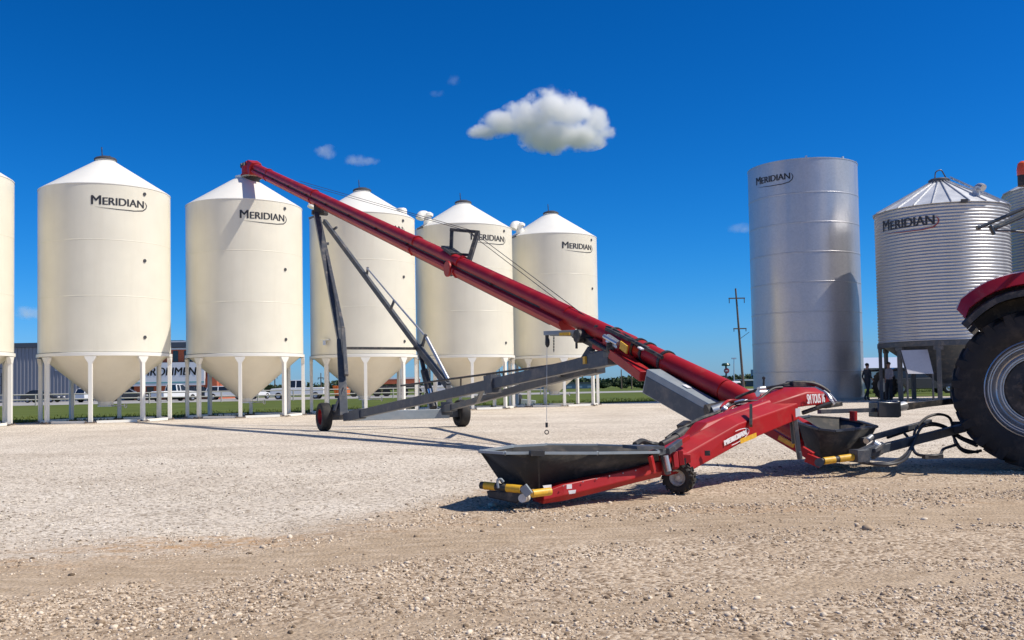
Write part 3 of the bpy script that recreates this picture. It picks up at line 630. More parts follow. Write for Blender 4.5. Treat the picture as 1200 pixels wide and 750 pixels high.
# discharge head + spout
h0 = tp(0.0); h1 = h0-tdir*0.80
b = MB(); b.sweep([(-0.25, -0.24), (0.25, -0.24), (0.27, 0.05), (0.18, 0.24), (-0.18, 0.24), (-0.27, 0.05)], h0, h1, s1=1.1)
b.tube(h1+vis*0.26+tup*-0.05, h1-vis*0.26+tup*-0.05, 0.27, n=24)
hd = b.build('discharge_head', 'red', conv, smooth=35, bevel=0.01)
b = MB(); b.tube(h1+vis*0.30+tup*0.0, h1+vis*0.36, 0.16, n=20); b.tube(h1+vis*0.40-tdir*.25, h1-vis*0.40-tdir*.25, 0.10, n=14); b.build('motor', 'black_part', hd)
sp = h1+V((-0.02, 0, -0.06))
b = MB(); b.lathe([(0.40, 0.10), (0.40, -0.20), (0.44, -0.21), (0.44, -0.27), (0.40, -0.27)], sp+V((0.02, 0, -0.05)), n=32); b.lathe([(0.40, 0.1), (0.1, 0.22)], sp+V((0.02, 0, -0.05)), n=32); b.build('spout', 'red', hd)
b = MB(); b.lathe([(0.395, -0.28), (0.43, -0.28), (0.43, -0.34), (0.395, -0.34)], sp+V((0.02, 0, -0.05)), n=32, closed=True); b.build('spout_ring', 'tan_trim', hd)
b = MB(); b.lathe([(0.31, -0.34), (0.30, -0.62), (0.27, -0.62)], sp+V((0.02, 0, -0.05)), n=24); b.build('spout_sock', 'rubber', hd)
# undercarriage
perp = V((0.888, 0.459, 0)); along = V((-0.459, 0.888, 0))
wl = gp(380, 505); wr = gp(541, 500)
WR = 0.36
wlc = V((wl.x, wl.y, WR)); wrc = V((wr.x, wr.y, WR))
wheel(wlc, -perp, WR, 0.27, 0.19, conv, rim_m='red')
wheel(wrc, perp, WR, 0.27, 0.19, conv, rim_m='black_part')
ctr = (wlc+wrc)/2; ax = (wrc-wlc).normalized()
b = MB(); b.bar(wlc+ax*0.75+V((0, 0, 0.0)), wrc-ax*0.35, 0.20, 0.24); b.build('axle', 'light_grey', conv, bevel=0.01)
b = MB(); b.bar(wlc+ax*0.1, wlc+ax*0.78, 0.16, 0.18); b.bar(wrc-ax*0.1, wrc-ax*0.4, 0.16, 0.2); b.box(wlc+ax*0.35+V((0, 0, 0.16)), (0.28, 0.28, 0.30)); b.box(wrc-ax*0.40+V((0, 0, 0.14)), (0.3, 0.3, 0.34)); b.build('axle_stub', 'frame_grey', conv, bevel=0.01)
piv = at(704, 427, 15.6)
LA = at(405, 489, 24.6); LB = at(520, 480, 26.0)
arms = []
for (p0, p1, w_, h_) in ((LA, at(711, 420, 15.4), 0.14, 0.195), (LB, at(699, 431, 16.0), 0.13, 0.145)):
    b = MB(); b.bar(p0, p1, w_, h_); b.bar(p0.lerp(p1, .965), p1+(p1-p0).normalized()*0.15, w_+0.06, h_+0.05)
    b.bar(p0.lerp(p1, 0.04), p0.lerp(p1, .10), w_+0.05, h_+0.05)
    arms.append(b.build('lift_arm', 'frame_grey', conv, bevel=0.01))
A0, A1 = LA, at(711, 420, 15.4)
q0 = A0.lerp(A1, 0.66); b = MB(); b.bar(q0, A0.lerp(A1, 0.685), 0.22, 0.34); b.build('clamp_plate', 'frame_grey', arms[0])
b = MB(); q = at(682, 424, 16.15); q2 = at(692, 421.8, 15.75); b.bar(q, q2, 0.19, 0.12); b.build('reflector', 'yellow', arms[0])
# rail above arm
b = MB(); b.tube(at(470, 452, 24), at(700, 421, 16.5), 0.022); 
for px in (540, 590, 640): b.tube(at(px, 452-(px-470)*0.135, 24-(px-470)*0.0326), at(px, 470-(px-500)*0.22, 22.5-(px-540)*0.04), 0.02)
b.build('hose_rail', 'black_part', conv)
# cross brace between arms
b = MB(); b.bar(at(567, 452, 20.2), at(560, 470, 22.2), 0.08); b.bar(at(652, 437, 17.2), at(660, 441, 17.6), 0.08); b.build('cross_brace', 'frame_grey', conv)
# tower
top = at(372.5, 243, 30.6)
ts = (600-372.5)
tw = tp(0.0); 
# find tube point above tower top
best = min(range(1000), key=lambda k: abs(tp(k/1000).y-30.4)); tt_ = tp(best/1000)
top = V((tt_.x, tt_.y, tt_.z-0.42))
b = MB(); b.box(top+V((0, 0, 0.12)), (0.32, 0.30, 0.30)); b.bar(top+perp*-0.25, top+perp*0.25, 0.14, 0.14); b.build('tower_head', 'black_part', conv, bevel=0.01)
lf = at(403, 484, 24.6); lk = at(399, 392, 26.2)
b = MB()
b.bar(top-perp*0.12, at(399, 400, 26.0), 0.15, 0.15); b.bar(at(399, 400, 26.0), lf+V((0, 0, -0.1)), 0.20, 0.20)
b.bar(top+perp*-0.02+V((0,0,-.15)), at(402, 385, 25.9), 0.09, 0.09); b.bar(at(402, 385, 25.9), at(406, 440, 25.1), 0.10, 0.10)
b.bar(at(403.5, 455, 25), at(392, 482, 24.7), 0.08, 0.08)
b.bar(top.lerp(at(399, 400, 26.0), .27)-perp*.12, top.lerp(at(399, 400, 26.0), .27)+perp*.12, .08)
b.build('tower_leg', 'frame_grey', conv, bevel=0.008)
b = MB(); b.bar(at(404, 408, 25.9), at(492, 408.5, 27.2), 0.07, 0.07); b.build('tie_bar', 'black_part', conv)
rt = at(525, 452, 26.2); b = MB()
b.bar(top+perp*0.14+V((0, 0, -0.25)), at(490, 407, 27.2), 0.11, 0.14); b.bar(at(488, 404, 27.2), rt, 0.16, 0.16); b.bar(rt, at(527, 480, 26.0), 0.14, 0.14)
b.bar(at(494, 408, 27.2), at(499, 392, 27.0), 0.07); b.bar(at(391, 269, 30), at(395, 266, 29.9), 0.06)
b.bar(at(458, 362, 28), at(462, 352, 27.9), 0.06); b.bar(at(430, 322, 29), at(431, 313, 28.9), 0.06)
b.build('tower_leg', 'frame_grey', conv, bevel=0.008)
b = MB(); b.tube(at(430, 314, 28.9), at(462, 352, 27.9), 0.025); b.tube(at(462, 352, 27.9), at(500, 396, 27.0), 0.03); b.tube(at(500, 396, 27.0), at(526, 446, 26.2), 0.05); b.build('hydraulic_line', 'steel', conv)
b = MB(); b.tube(at(492, 412, 27.2), at(497, 434, 26.8), 0.06); b.tube(at(497, 434, 26.8), at(508, 478, 26.2), 0.10); b.build('hydraulic_cylinder', 'black_part', conv)
b = MB(); b.tube(at(503, 456, 26.4), at(506, 468, 26.3), 0.055); b.build('cylinder_rod', 'chrome', conv)
# mast
def mpt(px, py, k): return at(px, py, k)
sm = 0.70; best = min(range(1000), key=lambda k: abs(600+F*tp(k/1000).x/tp(k/1000).y-528)); s1 = best/1000
best = min(range(1000), key=lambda k: abs(600+F*tp(k/1000).x/tp(k/1000).y-549)); s2 = best/1000
y1 = tp(s1).y; y2 = tp(s2).y
b = MB(); f0 = at(527.5, 310, y1-.1); f1 = at(529.5, 269, y1); f2 = at(560, 272, y1-.35); f3 = at(549, 308, y2)
for o_ in (perp*0.0,): 
    b.bar(f0+V((0, 0, -0.25)), f1, 0.065, 0.065); b.bar(f1-V((0.03, 0, 0)), f2+V((0.03, 0, 0)), 0.065, 0.065); b.bar(f2, f3+(f3-f2)*0.05, 0.10, 0.07); b.bar(at(530, 297.5, y1-.05), at(551, 299, y1-.25), 0.06, 0.06)
b.build('cable_mast', 'black_part', conv, bevel=0.006)
b = MB(); q = tp((s1+s2)/2-0.015)+tup*0.24; b.box(q, (0.55, 0.25, 0.06), (0, R_(24), R_(-62))); b.build('mast_foot', 'black_part', conv)
sc_ = [tp(s1)+vis*0.185-tup*0.09+tdir*0.45]; b = MB(); b.tube(sc_[0], sc_[0]+vis*0.05, 0.17, n=20); b.build('pulley_guard', 'red', conv, bevel=0.01)
ce = [at(672, 366, 16.9), at(704, 384, 15.6)]
b = MB(); topc = tp(0.22)+tup*0.25
for o_, e in ((perp*-0.12+V((0, 0, -.03)), ce[0]), (perp*0.10, ce[1])):
    b.tube(topc+o_, f2+o_*0.5+V((-.2, 0, 0.05)), 0.007, n=5); b.tube(f2+o_*0.5+V((-.2, 0, 0.05)), e, 0.007, n=5)
b.build('cable', 'black_part', conv)
# mid bracket area (px 640-760)
best = min(range(1000), key=lambda k: abs(600+F*tp(k/1000).x/tp(k/1000).y-716)); sbk = best/1000
bk = tp(sbk)
b = MB(); b.sweep([(-0.18, -0.22), (0.18, -0.22), (0.19, -0.05), (-0.19, -0.05)], tp(sbk-0.008), tp(sbk+0.03)); b.sweep([(-0.19, -0.12), (0.19, -0.12), (0.2, 0.05), (0.12, 0.17), (-0.12, 0.17), (-0.2, 0.05)], tp(sbk+.002), tp(sbk+0.018)); b.build('pivot_housing', 'red', conv, bevel=0.012)
b = MB()
for ds in (0.003, 0.026, 0.034, 0.05): b = MB(); b.sweep([(0.165*math.cos(a), 0.05+0.165*math.sin(a)) for a in [2*PI*i/24 for i in range(24)]], tp(sbk+ds), tp(sbk+ds+.0018)); b.build('hose_band', 'black_part', conv)
b = MB(); b.bar(tp(sbk+.0)-vis*-.12+tup*.16, tp(sbk+.04)+vis*.12+tup*.16, .05, .05); b.box(tp(sbk+.012)+vis*.2-tup*.03, (.16, .12, .12)); b.tube(tp(sbk-.01)+vis*.2-tup*.1, tp(sbk+.03)+vis*.24-tup*.12, .035); b.build('hydraulic_motor', 'black_part', conv, bevel=.006)
b = MB(); q0 = at(720, 414, bk.y-0.35); q1 = at(757, 441, bk.y-1.5); b.bar(q0, q1, 0.20, 0.15); b.build('pivot_arm', 'red', conv, bevel=0.012)
b = MB(); q0 = at(765, 437, bk.y-1.55); q1 = at(842, 480, 12.75); b.sweep([(-0.12, -0.30), (0.12, -0.30), (0.12, 0.06), (-0.12, 0.06)], q0, q1, s1=0.95); b.build('lift_beam', 'light_grey', conv, bevel=0.01)
b = MB(); b.sweep([(-0.126, -0.285), (0.126, -0.285), (0.126, -0.04), (-0.126, -0.04)], q0.lerp(q1, 0.02), q0.lerp(q1, .985), s1=.95); b.build('beam_shaded_side', 'frame_grey', conv)  # darker sides put the beam's shaded flank into the colour
b = MB(); q = q0.lerp(q1, 0.5)+V((0, 0, 0.075)); b.bar(q, q+(q1-q0).normalized()*0.12, 0.07, 0.01); b.build('sticker', 'logo_white', conv)
b = MB(); q = at(828, 483, 12.7); b.tube(q, q+V((0.30, 0.05, 0.05)), 0.10, n=20); b.build('motor', 'black_part', conv)
b = MB(); q = at(834, 482, 12.65); b.tube(q, q+V((0.22, 0.04, 0.06)), 0.07, n=20); b.build('canister', 'steel', conv)
b = MB(); q0 = at(712, 396, bk.y-0.3); b.bar(q0, at(725, 404, bk.y-0.55), 0.05, 0.12); b.tube(at(708, 394, bk.y-.35), at(724, 403, bk.y-.6), 0.035); b.build('hydraulic_cylinder', 'steel', conv)
b = MB(); q0 = at(700, 386, bk.y+.1)
b.path([at(698, 383, bk.y+.2), at(712, 386, bk.y), at(728, 391, bk.y-.3), at(745, 401, bk.y-.8)], 0.035)
b.path([at(704, 383, bk.y+.2), at(716, 385, bk.y-.1), at(735, 396, bk.y-.5), at(748, 406, bk.y-.9)], 0.03)
b.path([at(742, 400, bk.y-.9), at(760, 410, bk.y-1.3), at(776, 419, bk.y-1.6)], 0.03)
b.build('hose', 'black_part', conv)
b = MB(); b.bar(at(727, 404, bk.y-.65), at(735, 410, bk.y-.9), 0.02, 0.12); q = at(731, 408, bk.y-1.0); b.build('reflector', 'yellow', conv)
b = MB(); q = at(749, 407, bk.y-1.2); b.bar(q, at(753, 409.5, bk.y-1.3), 0.05, 0.02); b.build('sticker', 'logo_white', conv)
# bracket from arm tip up to tube
b = MB(); b.bar(at(692, 422, 15.9), at(695, 398, 15.9), 0.16, 0.10); b.bar(at(683, 424, 16), at(693, 408, 15.9), 0.10, 0.10); b.bar(at(694, 414, 15.8), at(722, 416, 15.0), 0.10, 0.08); b.build('bracket', 'frame_grey', conv, bevel=0.006)
# winch arm
b = MB(); b.bar(at(638, 390.5, 16.4), at(702, 388, 15.9), 0.07, 0.07); b.bar(at(645, 392, 16.4), at(680, 392.5, 16.1), 0.05, 0.05); wa = b.build('winch_arm', 'light_grey', conv, bevel=0.005)
b = MB(); b.bar(at(656, 391.6, 16.15), at(668, 391.2, 16.1), 0.075, 0.05); b.build('reflector', 'yellow', wa)
b = MB(); b.tube(at(641, 392, 16.4), at(641, 398, 16.4), 0.03); b.ico(at(641.5, 401, 16.4), 0.06, 2, (0.7, 0.7, 1.5)); b.build('pulley_block', 'black_part', wa)
b = MB(); b.tube(at(641, 403, 16.4), at(640.6, 494, 16.4), 0.005, n=6); b.build('hanging_cable', 'steel', wa)
b = MB(); q = at(640.6, 498, 16.4); b.tube(q+V((0, 0, 0.04)), q+V((0, 0, -0.04)), 0.022, n=10); b.lathe([(0.04, 0), (0.025, 0), (0.025, 0.015), (0.04, 0.015)], q+V((0, 0, -0.12)), (0, 1, 0), 16, closed=True); b.build('hook', 'black_part', wa)
b = MB()
for i in range(12): q = at(649, 393+i*1.7, 16.35); b.box(q, (0.022, 0.012, 0.03), (0, 0, i*1.57))
b.build('chain', 'black_part', wa)
b = MB(); q = at(684, 394, 16.0); b.tube(q-perp*0.14, q+perp*0.14, 0.11, n=16); b.box(q+V((0.16, 0, 0.02)), (0.2, 0.2, 0.2)); b.tube(q+V((-.12, 0, -.05)), q+V((-.12, 0, -.2)), 0.02); b.tube(q+V((.25, -.1, .08)), q+V((.45, -.1, .05)), .05); b.lathe([(0.12, 0), (0.12, 0.03)], q+V((.1, -.12, 0)), (0, 1, 0), 16); b.build('winch', 'black_part', wa, bevel=0.006)
# ------------ intake hopper (rubber boat) of the main conveyor
def boat(rim, bot, parent, name, m, rimm, rw=0.025):
    """rim/bot: lists of world points going round"""
    n = len(rim); b = MB(); vs = [V(p) for p in rim]+[V(p) for p in bot]; b.add(vs, [(i, (i+1) % n, (i+1) % n+n, i+n) for i in range(n)]+[tuple(range(n, 2*n))])
    o = b.build(name, m, parent, smooth=25, solid=0.012)
    b = MB()
    for i in range(n):
        p, q = V(rim[i]), V(rim[(i+1) % n]); b.bar(p, q, rw*2, rw); b.ico(p, rw*0.9, 1)
    b.build('hopper_rim', rimm, o); return o
ic = V((4.02, 12.15, 0)); hz = 0.50
rim = [at(938, 496, 11.6), at(960, 503, 11.25), at(978, 505, 11.2), at(1000, 503, 11.3), at(1027, 500, 11.7), at(1010, 494.5, 12.8), at(985, 490, 13.4), at(948, 487.5, 13.2), at(930, 490, 12.3)]
cb = V((sum(p.x for p in rim)/9-0.05, sum(p.y for p in rim)/9, 0.10))
bot = [V((cb.x+(p.x-cb.x)*0.62, cb.y+(p.y-cb.y)*0.5, 0.11)) for p in rim]
boat(rim, bot, conv, 'intake_hopper', 'rubber', 'frame_grey', 0.024)
b = MB(); b.tube(lo2, V((cb.x+0.05, cb.y, 0.20)), 0.148, n=24); b.build('intake_boot', 'red', conv)
# skirt plates, reflectors, jack post, base frame
b = MB(); b.bar(at(878, 492, 11.7), at(952, 535, 11.1), 0.05, 0.10); b.bar(at(945, 536, 11.1), at(962, 543, 11.0), 0.06, 0.1); b.build('skirt', 'red', conv, bevel=0.005)
b = MB(); b.bar(at(913, 512.5, 11.33), at(930, 522.3, 11.18), 0.03, 0.05); b.build('reflector', 'yellow', conv)
b = MB(); b.bar(at(931, 489, 10.95), at(936, 531, 10.95), 0.05, 0.05); b.bar(at(927, 492, 11.05), at(930, 520, 11.05), 0.035, 0.035); b.tube(at(936, 529, 10.95), at(937.5, 538, 10.95), 0.03); b.build('jack_post', 'frame_grey', conv, bevel=0.006)
b = MB(); b.tube(at(960, 541, 10.9), at(1004, 535, 11.0), 0.036, n=14); b.build('bumper', 'black_part', conv)
b = MB(); b.tube(at(965, 540.3, 10.905), at(978, 538.6, 10.94), 0.040, n=14); b.tube(at(983, 537.9, 10.95), at(1001, 535.4, 10.99), 0.040, n=14); b.build('reflector', 'yellow', conv)
b = MB(); b.tube(at(960, 542, 10.85), at(960, 542, 10.95), 0.05, n=16); b.build('end_wheel', 'frame_grey', conv)
# drawbar to tractor
b = MB(); b.bar(at(1003, 535, 11.0), at(1022, 527, 11.2), 0.10, 0.11); b.box(at(1007, 534, 11.0), (0.16, 0.16, 0.14), (0, 0, .3)); b.bar(at(1018, 528, 11.15), at(1030, 521, 11.3), 0.17, 0.05); b.bar(at(1022, 532, 11.2), at(1034, 524, 11.35), 0.05, 0.13); b.build('hitch_yoke', 'frame_grey', conv, bevel=0.006)
b = MB(); b.bar(at(1028, 527, 11.3), at(1134, 500, 12.3), 0.08, 0.10); b.bar(at(1010, 516, 11.5), at(1090, 494, 12.3), 0.06, 0.06); b.build('drawbar', 'frame_grey', conv, bevel=0.006)
b = MB(); b.tube(at(1015, 517, 11.4), at(1021, 512, 11.5), 0.035); b.tube(at(1023, 519, 11.25), at(1030, 523, 11.25), 0.045); b.build('hitch_pin', 'steel', conv)
# PTO line
b = MB(); b.bar(at(960, 482.5, 11.9), at(1023, 480.5, 12.2), 0.07, 0.05); b.build('drive_beam', 'frame_grey', conv)
b = MB(); b.box(at(1036, 480, 12.25), (0.30, 0.22, 0.19), (0, R_(2), 0.2)); b.box(at(1049, 479, 12.35), (0.07, 0.16, 0.20), (0, 0, .2)); b.build('gearbox', 'dark_paint', conv, bevel=0.012)
b = MB(); b.tube(at(1050, 478, 12.4), at(1060, 475.5, 12.5), 0.06, n=12); b.build('coupling', 'steel', conv, bevel=0.005)
b = MB(); b.bar(at(1058, 476.5, 12.5), at(1142, 467, 13.0), 0.075, 0.075); b.tube(at(1056, 480, 12.5), at(1100, 473, 12.8), 0.02); b.build('drive_shaft', 'black_part', conv)
b = MB(); b.tube(at(1000, 482, 12.0), at(1000, 493, 12.0), 0.045); b.build('bracket', 'red', conv)
# ------------------------------------------------------------------ SWING CONVEYOR
sw = thing('swing_hopper_conveyor', tuple(gp(795, 578)), 'low red swing auger with long black rubber hopper and one small wheel', 'auger')
def plate(mb, pts, th=0.02, n=None, m=None):
    """closed polygon plate with thickness along its normal"""
    P = [V(p) for p in pts]; N_ = V((0, 0, 0))
    for i in range(len(P)): N_ += P[i].cross(P[(i+1) % len(P)])
    N_.normalize(); k = len(P)
    mb.add([p+N_*th/2 for p in P]+[p-N_*th/2 for p in P], [tuple(range(k)), tuple(range(2*k-1, k-1, -1))]+[(i, i+k, (i+1) % k+k, (i+1) % k) for i in range(k)], m)
def loft(mb, secs, m=None):
    k = len(secs[0]); vs = [V(p) for s in secs for p in s]; fs = []
    for i in range(len(secs)-1):
        for j in range(k): fs.append((i*k+j, i*k+(j+1) % k, (i+1)*k+(j+1) % k, (i+1)*k+j))
    fs += [tuple(range(k-1, -1, -1)), tuple(range((len(secs)-1)*k, len(secs)*k))]; mb.add(vs, fs, m)
# body A: lower channel box with logo face: section near-bottom, near-top, far-top, far-bottom
def sec(nb, nt, Yn, wd):
    """near-bottom px, near-top px, depth, width -> 5-gon section with sloped cover"""
    b0 = at(nb[0], nb[1], Yn); t0 = at(nt[0], nt[1], Yn); back = V((-0.56, 0.83, 0))*wd
    return [b0, t0, t0+back*0.45+V((0, 0, 0.075)), t0+back+V((0, 0, 0.03)), b0+back]
b = MB(); loft(b, [sec((783, 558), (780, 535), 9.55, 0.30), sec((812, 551), (806, 531), 9.72, 0.34), sec((868, 520), (866, 497), 10.25, 0.38), sec((937, 491), (935, 472.5), 10.95, 0.38)])
b.build('auger_trough', 'red', sw, smooth=0, bevel=0.012)
# upper cover, from the rear bracket to the discharge hood
def sec2(c, Y, w, h, rt=0.5):
    p = at(c[0], c[1], Y); s_ = V((0.56, -0.83, 0))*w/2; u_ = V((0, 0, h))
    return [p+s_, p+s_*0.96+u_*0.72, p+s_*rt+u_, p-s_*rt+u_, p-s_*0.96+u_*0.72, p-s_]
def sec4(c, Y, w, h, rt=0.5):
    q = sec2(c, Y, w, h, rt); return [q[0], q[2], q[3], q[5]]
b = MB(); loft(b, [sec4((786, 542), 10.0, 0.34, 0.09, .4), sec4((822, 519), 10.3, 0.44, 0.215, .4), sec4((895, 480), 11.0, 0.44, 0.115, .4)]); b.build('auger_cover', 'red', sw, smooth=12, bevel=0.012)
b = MB(); loft(b, [sec2((878, 483), 11.0, 0.44, 0.09), sec2((903, 479), 11.1, 0.48, 0.155), sec2((926, 475.5), 11.2, 0.50, 0.21), sec2((945, 474), 11.35, 0.50, 0.195), sec2((958, 473.5), 11.45, 0.46, 0.09)]); hood = b.build('discharge_hood', 'red', sw, smooth=24, bevel=.012)
b = MB(); b.path([at(965, 459, 11.2), at(970, 463, 11.15), at(974, 469, 11.1), at(977, 474, 11.1)], 0.022); b.path([at(968, 458, 11.5), at(974, 464, 11.4), at(980, 471, 11.3)], 0.016); b.build('hood_hose', 'steel', hood)
b = MB(); b.bar(at(962, 476, 11.15), at(981, 473, 11.3), 0.16, 0.05); b.tube(at(940, 484, 11.1), at(975, 472, 11.1), 0.025); b.build('hood_bracket', 'black_part', hood, bevel=.006)
# lettering on hood & trough
def quad_fn(a, b_, c, d, out):
    """a bottom-left, b bottom-right, c top-right, d top-left px with depths -> fn(u,v) u,v in -.5...5"""
    A, B, Cc, Dd = [V(p) for p in (a, b_, c, d)]
    def fn(u, v):
        u += 0.5; v += 0.5; return (A*(1-u)+B*u)*(1-v)+(Dd*(1-u)+Cc*u)*v+out
    return fn
outv = V((0.28, -0.80, 0.0)).normalized()*0.02
S_a, S_b = sec((812, 551), (806, 531), 9.72, 0.34), sec((868, 520), (866, 497), 10.25, 0.38); S_c = sec((937, 491), (935, 472.5), 10.95, 0.38)
def onface(s1_, s2_, u, v): return (s1_[0].lerp(s1_[1], v)).lerp(s2_[0].lerp(s2_[1], v), u)
fn_ = quad_fn(onface(S_a, S_b, .62, .22), onface(S_b, S_c, .12, .22), onface(S_b, S_c, .12, .80), onface(S_a, S_b, .62, .80), outv)
b = MB(); text_on(b, 'MERIDIAN', fn_, 0.84, 0.46, bold=.05, lift=outv*.04)
pr = [(0.54*math.cos(a)+0.0, 0.56*math.sin(a)) for a in [R_(-110+i*9) for i in range(23)]]
vs = []
for (x_, y_) in pr: vs += [fn_(x_, y_), fn_(x_*0.965, y_*0.88)]
b.add(vs, [(2*i, 2*i+1, 2*i+3, 2*i+2) for i in range(len(pr)-1)])
b.build('lettering', 'logo_white', sw, smooth=0)
fn_ = quad_fn(onface(S_b, S_c, -0.02, -.0), onface(S_b, S_c, .24, 0.0), onface(S_b, S_c, .24, .26), onface(S_b, S_c, -.02, .26), outv*.9)
b = MB(); plate(b, [fn_(-.5, -.42), fn_(.5, -.42), fn_(.5, .5), fn_(-.5, .5)], 0.008); b.build('reflector', 'yellow', sw)
b = MB(); plate(b, [at(932, 479, 10.85), at(937.5, 478, 10.86), at(937.5, 487, 10.86), at(932.5, 489, 10.85)], 0.008); b.build('sticker', 'logo_white', sw)
h1_ = sec2((926, 475.5), 11.2, 0.50, 0.21); h2_ = sec2((945, 474), 11.35, 0.50, 0.195)
hf = lambda u, v: h1_[0].lerp(h1_[1], v).lerp(h2_[0].lerp(h2_[1], v), u)
fn_ = quad_fn(hf(-.12, .08), hf(.95, .12), hf(.95, .9), hf(-.12, .86), V((0.0105, -0.03, 0.006)))
b = MB(); text_on(b, 'SM TOUS 16', fn_, 1.0, .9, bold=0.012, lift=outv*.04); b.build('lettering', 'logo_white', hood, smooth=0)
b = MB(); b.bar(at(880, 499, 10.30), at(880, 475, 10.45), 0.03, 0.05); b.build('joint_band', 'black_part', sw)
# hydraulics on top
b = MB(); b.tube(at(775, 521, 10.0), at(794, 512, 10.2), 0.035); b.tube(at(792, 513, 10.2), at(803, 505, 10.35), 0.055, n=14); b.tube(at(803, 505, 10.35), at(822, 493, 10.6), 0.03)
b.box(at(802, 499, 10.4), (0.12, 0.1, 0.07), (0, -.4, .6)); b.path([at(744, 521, 9.9), at(752, 517, 10), at(762, 520, 10.1), at(772, 522, 10.1)], 0.03); b.path([at(781, 514, 10.2), at(794, 505, 10.3), at(808, 497, 10.4), at(823, 490, 10.6), at(840, 484, 10.8)], 0.022)
b.build('hydraulic_cylinder', 'black_part', sw)
b = MB(); b.path([at(862, 489, 10.9), at(880, 474, 11.0), at(890, 468, 11.1), at(905, 456, 11.2), at(917, 454, 11.25)], 0.016); b.path([at(840, 484, 10.9), at(855, 476, 11), at(868, 471, 11.0), at(885, 470, 11.0), at(897, 472, 11.0), at(920, 476, 11.0)], 0.014)
b.path([at(862, 467, 11.6), at(875, 461, 11.6), at(892, 456, 11.5), at(914, 452, 11.4), at(925, 449, 11.4)], 0.018)
b.path([at(921, 452, 11.4), at(930, 448.5, 11.4), at(950, 449, 11.4), at(962, 453, 11.4), at(972, 460, 11.4)], 0.024); b.build('hose', 'black_part', sw)
b = MB(); b.box(at(938, 450, 11.45), (0.30, 0.16, 0.07), (0, 0, .3)); b.box(at(922, 456, 11.4), (0.10, 0.1, 0.1)); b.build('cover_plate', 'black_part', sw, bevel=.008)
b = MB(); b.tube(at(888, 461, 11.3), at(898, 461, 11.35), 0.045); b.tube(at(889, 456, 11.3), at(896, 455, 11.35), 0.03); b.box(at(894, 463, 11.35), (0.06, 0.06, 0.07)); b.ico(at(890, 466, 11.3), .03, 1); b.build('valve_block', 'steel', sw, bevel=.004)
b = MB(); b.path([at(895, 443, 11.35), at(895, 457, 11.35)], 0.012, samples=1); b.ico(at(895, 443, 11.35), 0.022, 1); b.build('control_lever', 'black_part', sw)
b = MB()
for k, (px, py, Y) in enumerate(((812, 513, 10.15), (836, 502, 10.4), (858, 491, 10.6), (879, 485, 10.85))): b.box(at(px, py, Y), (.05, .05, .035), (0, -.35, .6))
b.path([at(812, 512, 10.1), at(836, 500, 10.35), at(858, 489, 10.55), at(879, 483, 10.8), at(900, 482, 10.9)], .014); b.build('hydraulic_line', 'black_part', sw)
b = MB(); b.path([at(845, 478, 11.0), at(853, 470, 11.2), at(866, 470, 11.2), at(880, 472, 11.1), at(893, 471, 11.1)], .018); b.path([at(850, 483, 10.9), at(860, 476, 11.0), at(874, 476, 11.0), at(888, 480, 10.95)], .012); b.build('hose', 'red', sw)
b = MB(); b.box(at(869, 473, 11.1), (.12, .1, .08), (0, -.2, .5)); b.tube(at(846, 478, 10.95), at(851, 481, 10.95), .04); b.build('pump', 'steel', sw, bevel=.006)
b = MB(); b.box(at(802, 541, 9.55), (.03, .03, .07)); b.box(at(829, 531, 9.80), (.05, .03, .05)); b.build('latch', 'black_part', sw)
# hopper boat
Yl, Yr = 8.75, 9.15
rimp = [at(563, 529, 8.70), at(592, 531, 8.45), at(700, 531, 8.75), at(771, 530, 9.10), at(771, 524, 9.85), at(700, 521.5, 9.9), at(640, 521, 9.75), at(600, 523, 9.5)]
bl, br_ = at(592, 575, 8.72), at(765, 547, 9.55)
botp = []
for k, tpar in enumerate((0.0, 0.12, 0.62, 1.0, 1.0, 0.62, 0.28, 0.05)):
    q = bl.lerp(br_, tpar); s_ = V((0.35, -0.93, 0))*0.13; botp.append(q+(s_ if k in (1, 2, 3) else (s_*0.5 if k == 0 else -s_)))
boat(rimp, botp, sw, 'rubber_hopper', 'rubber', 'light_grey', 0.022)
b = MB(); q = at(630.5, 531.5, 8.50); q2 = at(632, 573, 8.62); b.bar(q, q2, 0.012, 0.02); b.bar(at(621, 531, 8.46), at(637, 531.3, 8.50), 0.058, 0.045); b.build('hopper_seam', 'black_part', sw)
b = MB(); b.bar(at(738, 523.8, 9.2), at(770, 523.8, 9.3), 0.30, 0.03); b.build('hopper_flap', 'frame_grey', sw)
# red trough under hopper
b = MB()
def tsec(px, pt, pb, Y, wd=0.26):
    n_ = V((0.35, -0.93, 0)); a = at(px, pt, Y); c = at(px+1, pb, Y); m_ = a.lerp(c, 0.62)-n_*0.02
    return [c-n_*0.02, m_+n_*0.035, a, a-n_*wd, c-n_*wd]
loft(b, [tsec(636, 577, 591, 8.58), tsec(660, 568, 587.5, 8.66), tsec(700, 559.5, 578, 8.85), tsec(745, 549.5, 566, 9.08), tsec(775, 540, 559, 9.28)])
b.build('lower_trough', 'red', sw, smooth=0, bevel=.008)
b = MB()
for px in (660, 683, 699, 714, 730, 745): q = at(px, 568-(px-660)*0.215+1.5, 8.62+(px-660)*0.0053); b.ico(q, 0.008, 1)
b.build('bolts', 'steel', sw)
b = MB(); plate(b, [at(664, 568, 8.56), at(670, 567.5, 8.58), at(670, 572.5, 8.58), at(664, 573, 8.56)], 0.008); b.build('sticker', 'logo_white', sw); b = MB(); plate(b, [at(636, 569, 8.50), at(646, 568, 8.53), at(646, 573, 8.53), at(638, 574, 8.50)], .008); b.build('sticker', 'logo_white', sw); b = MB(); plate(b, [at(666, 575, 8.56), at(675, 574, 8.58), at(674, 578, 8.58), at(667, 579, 8.56)], .008); b.build('sticker', 'logo_white', sw)
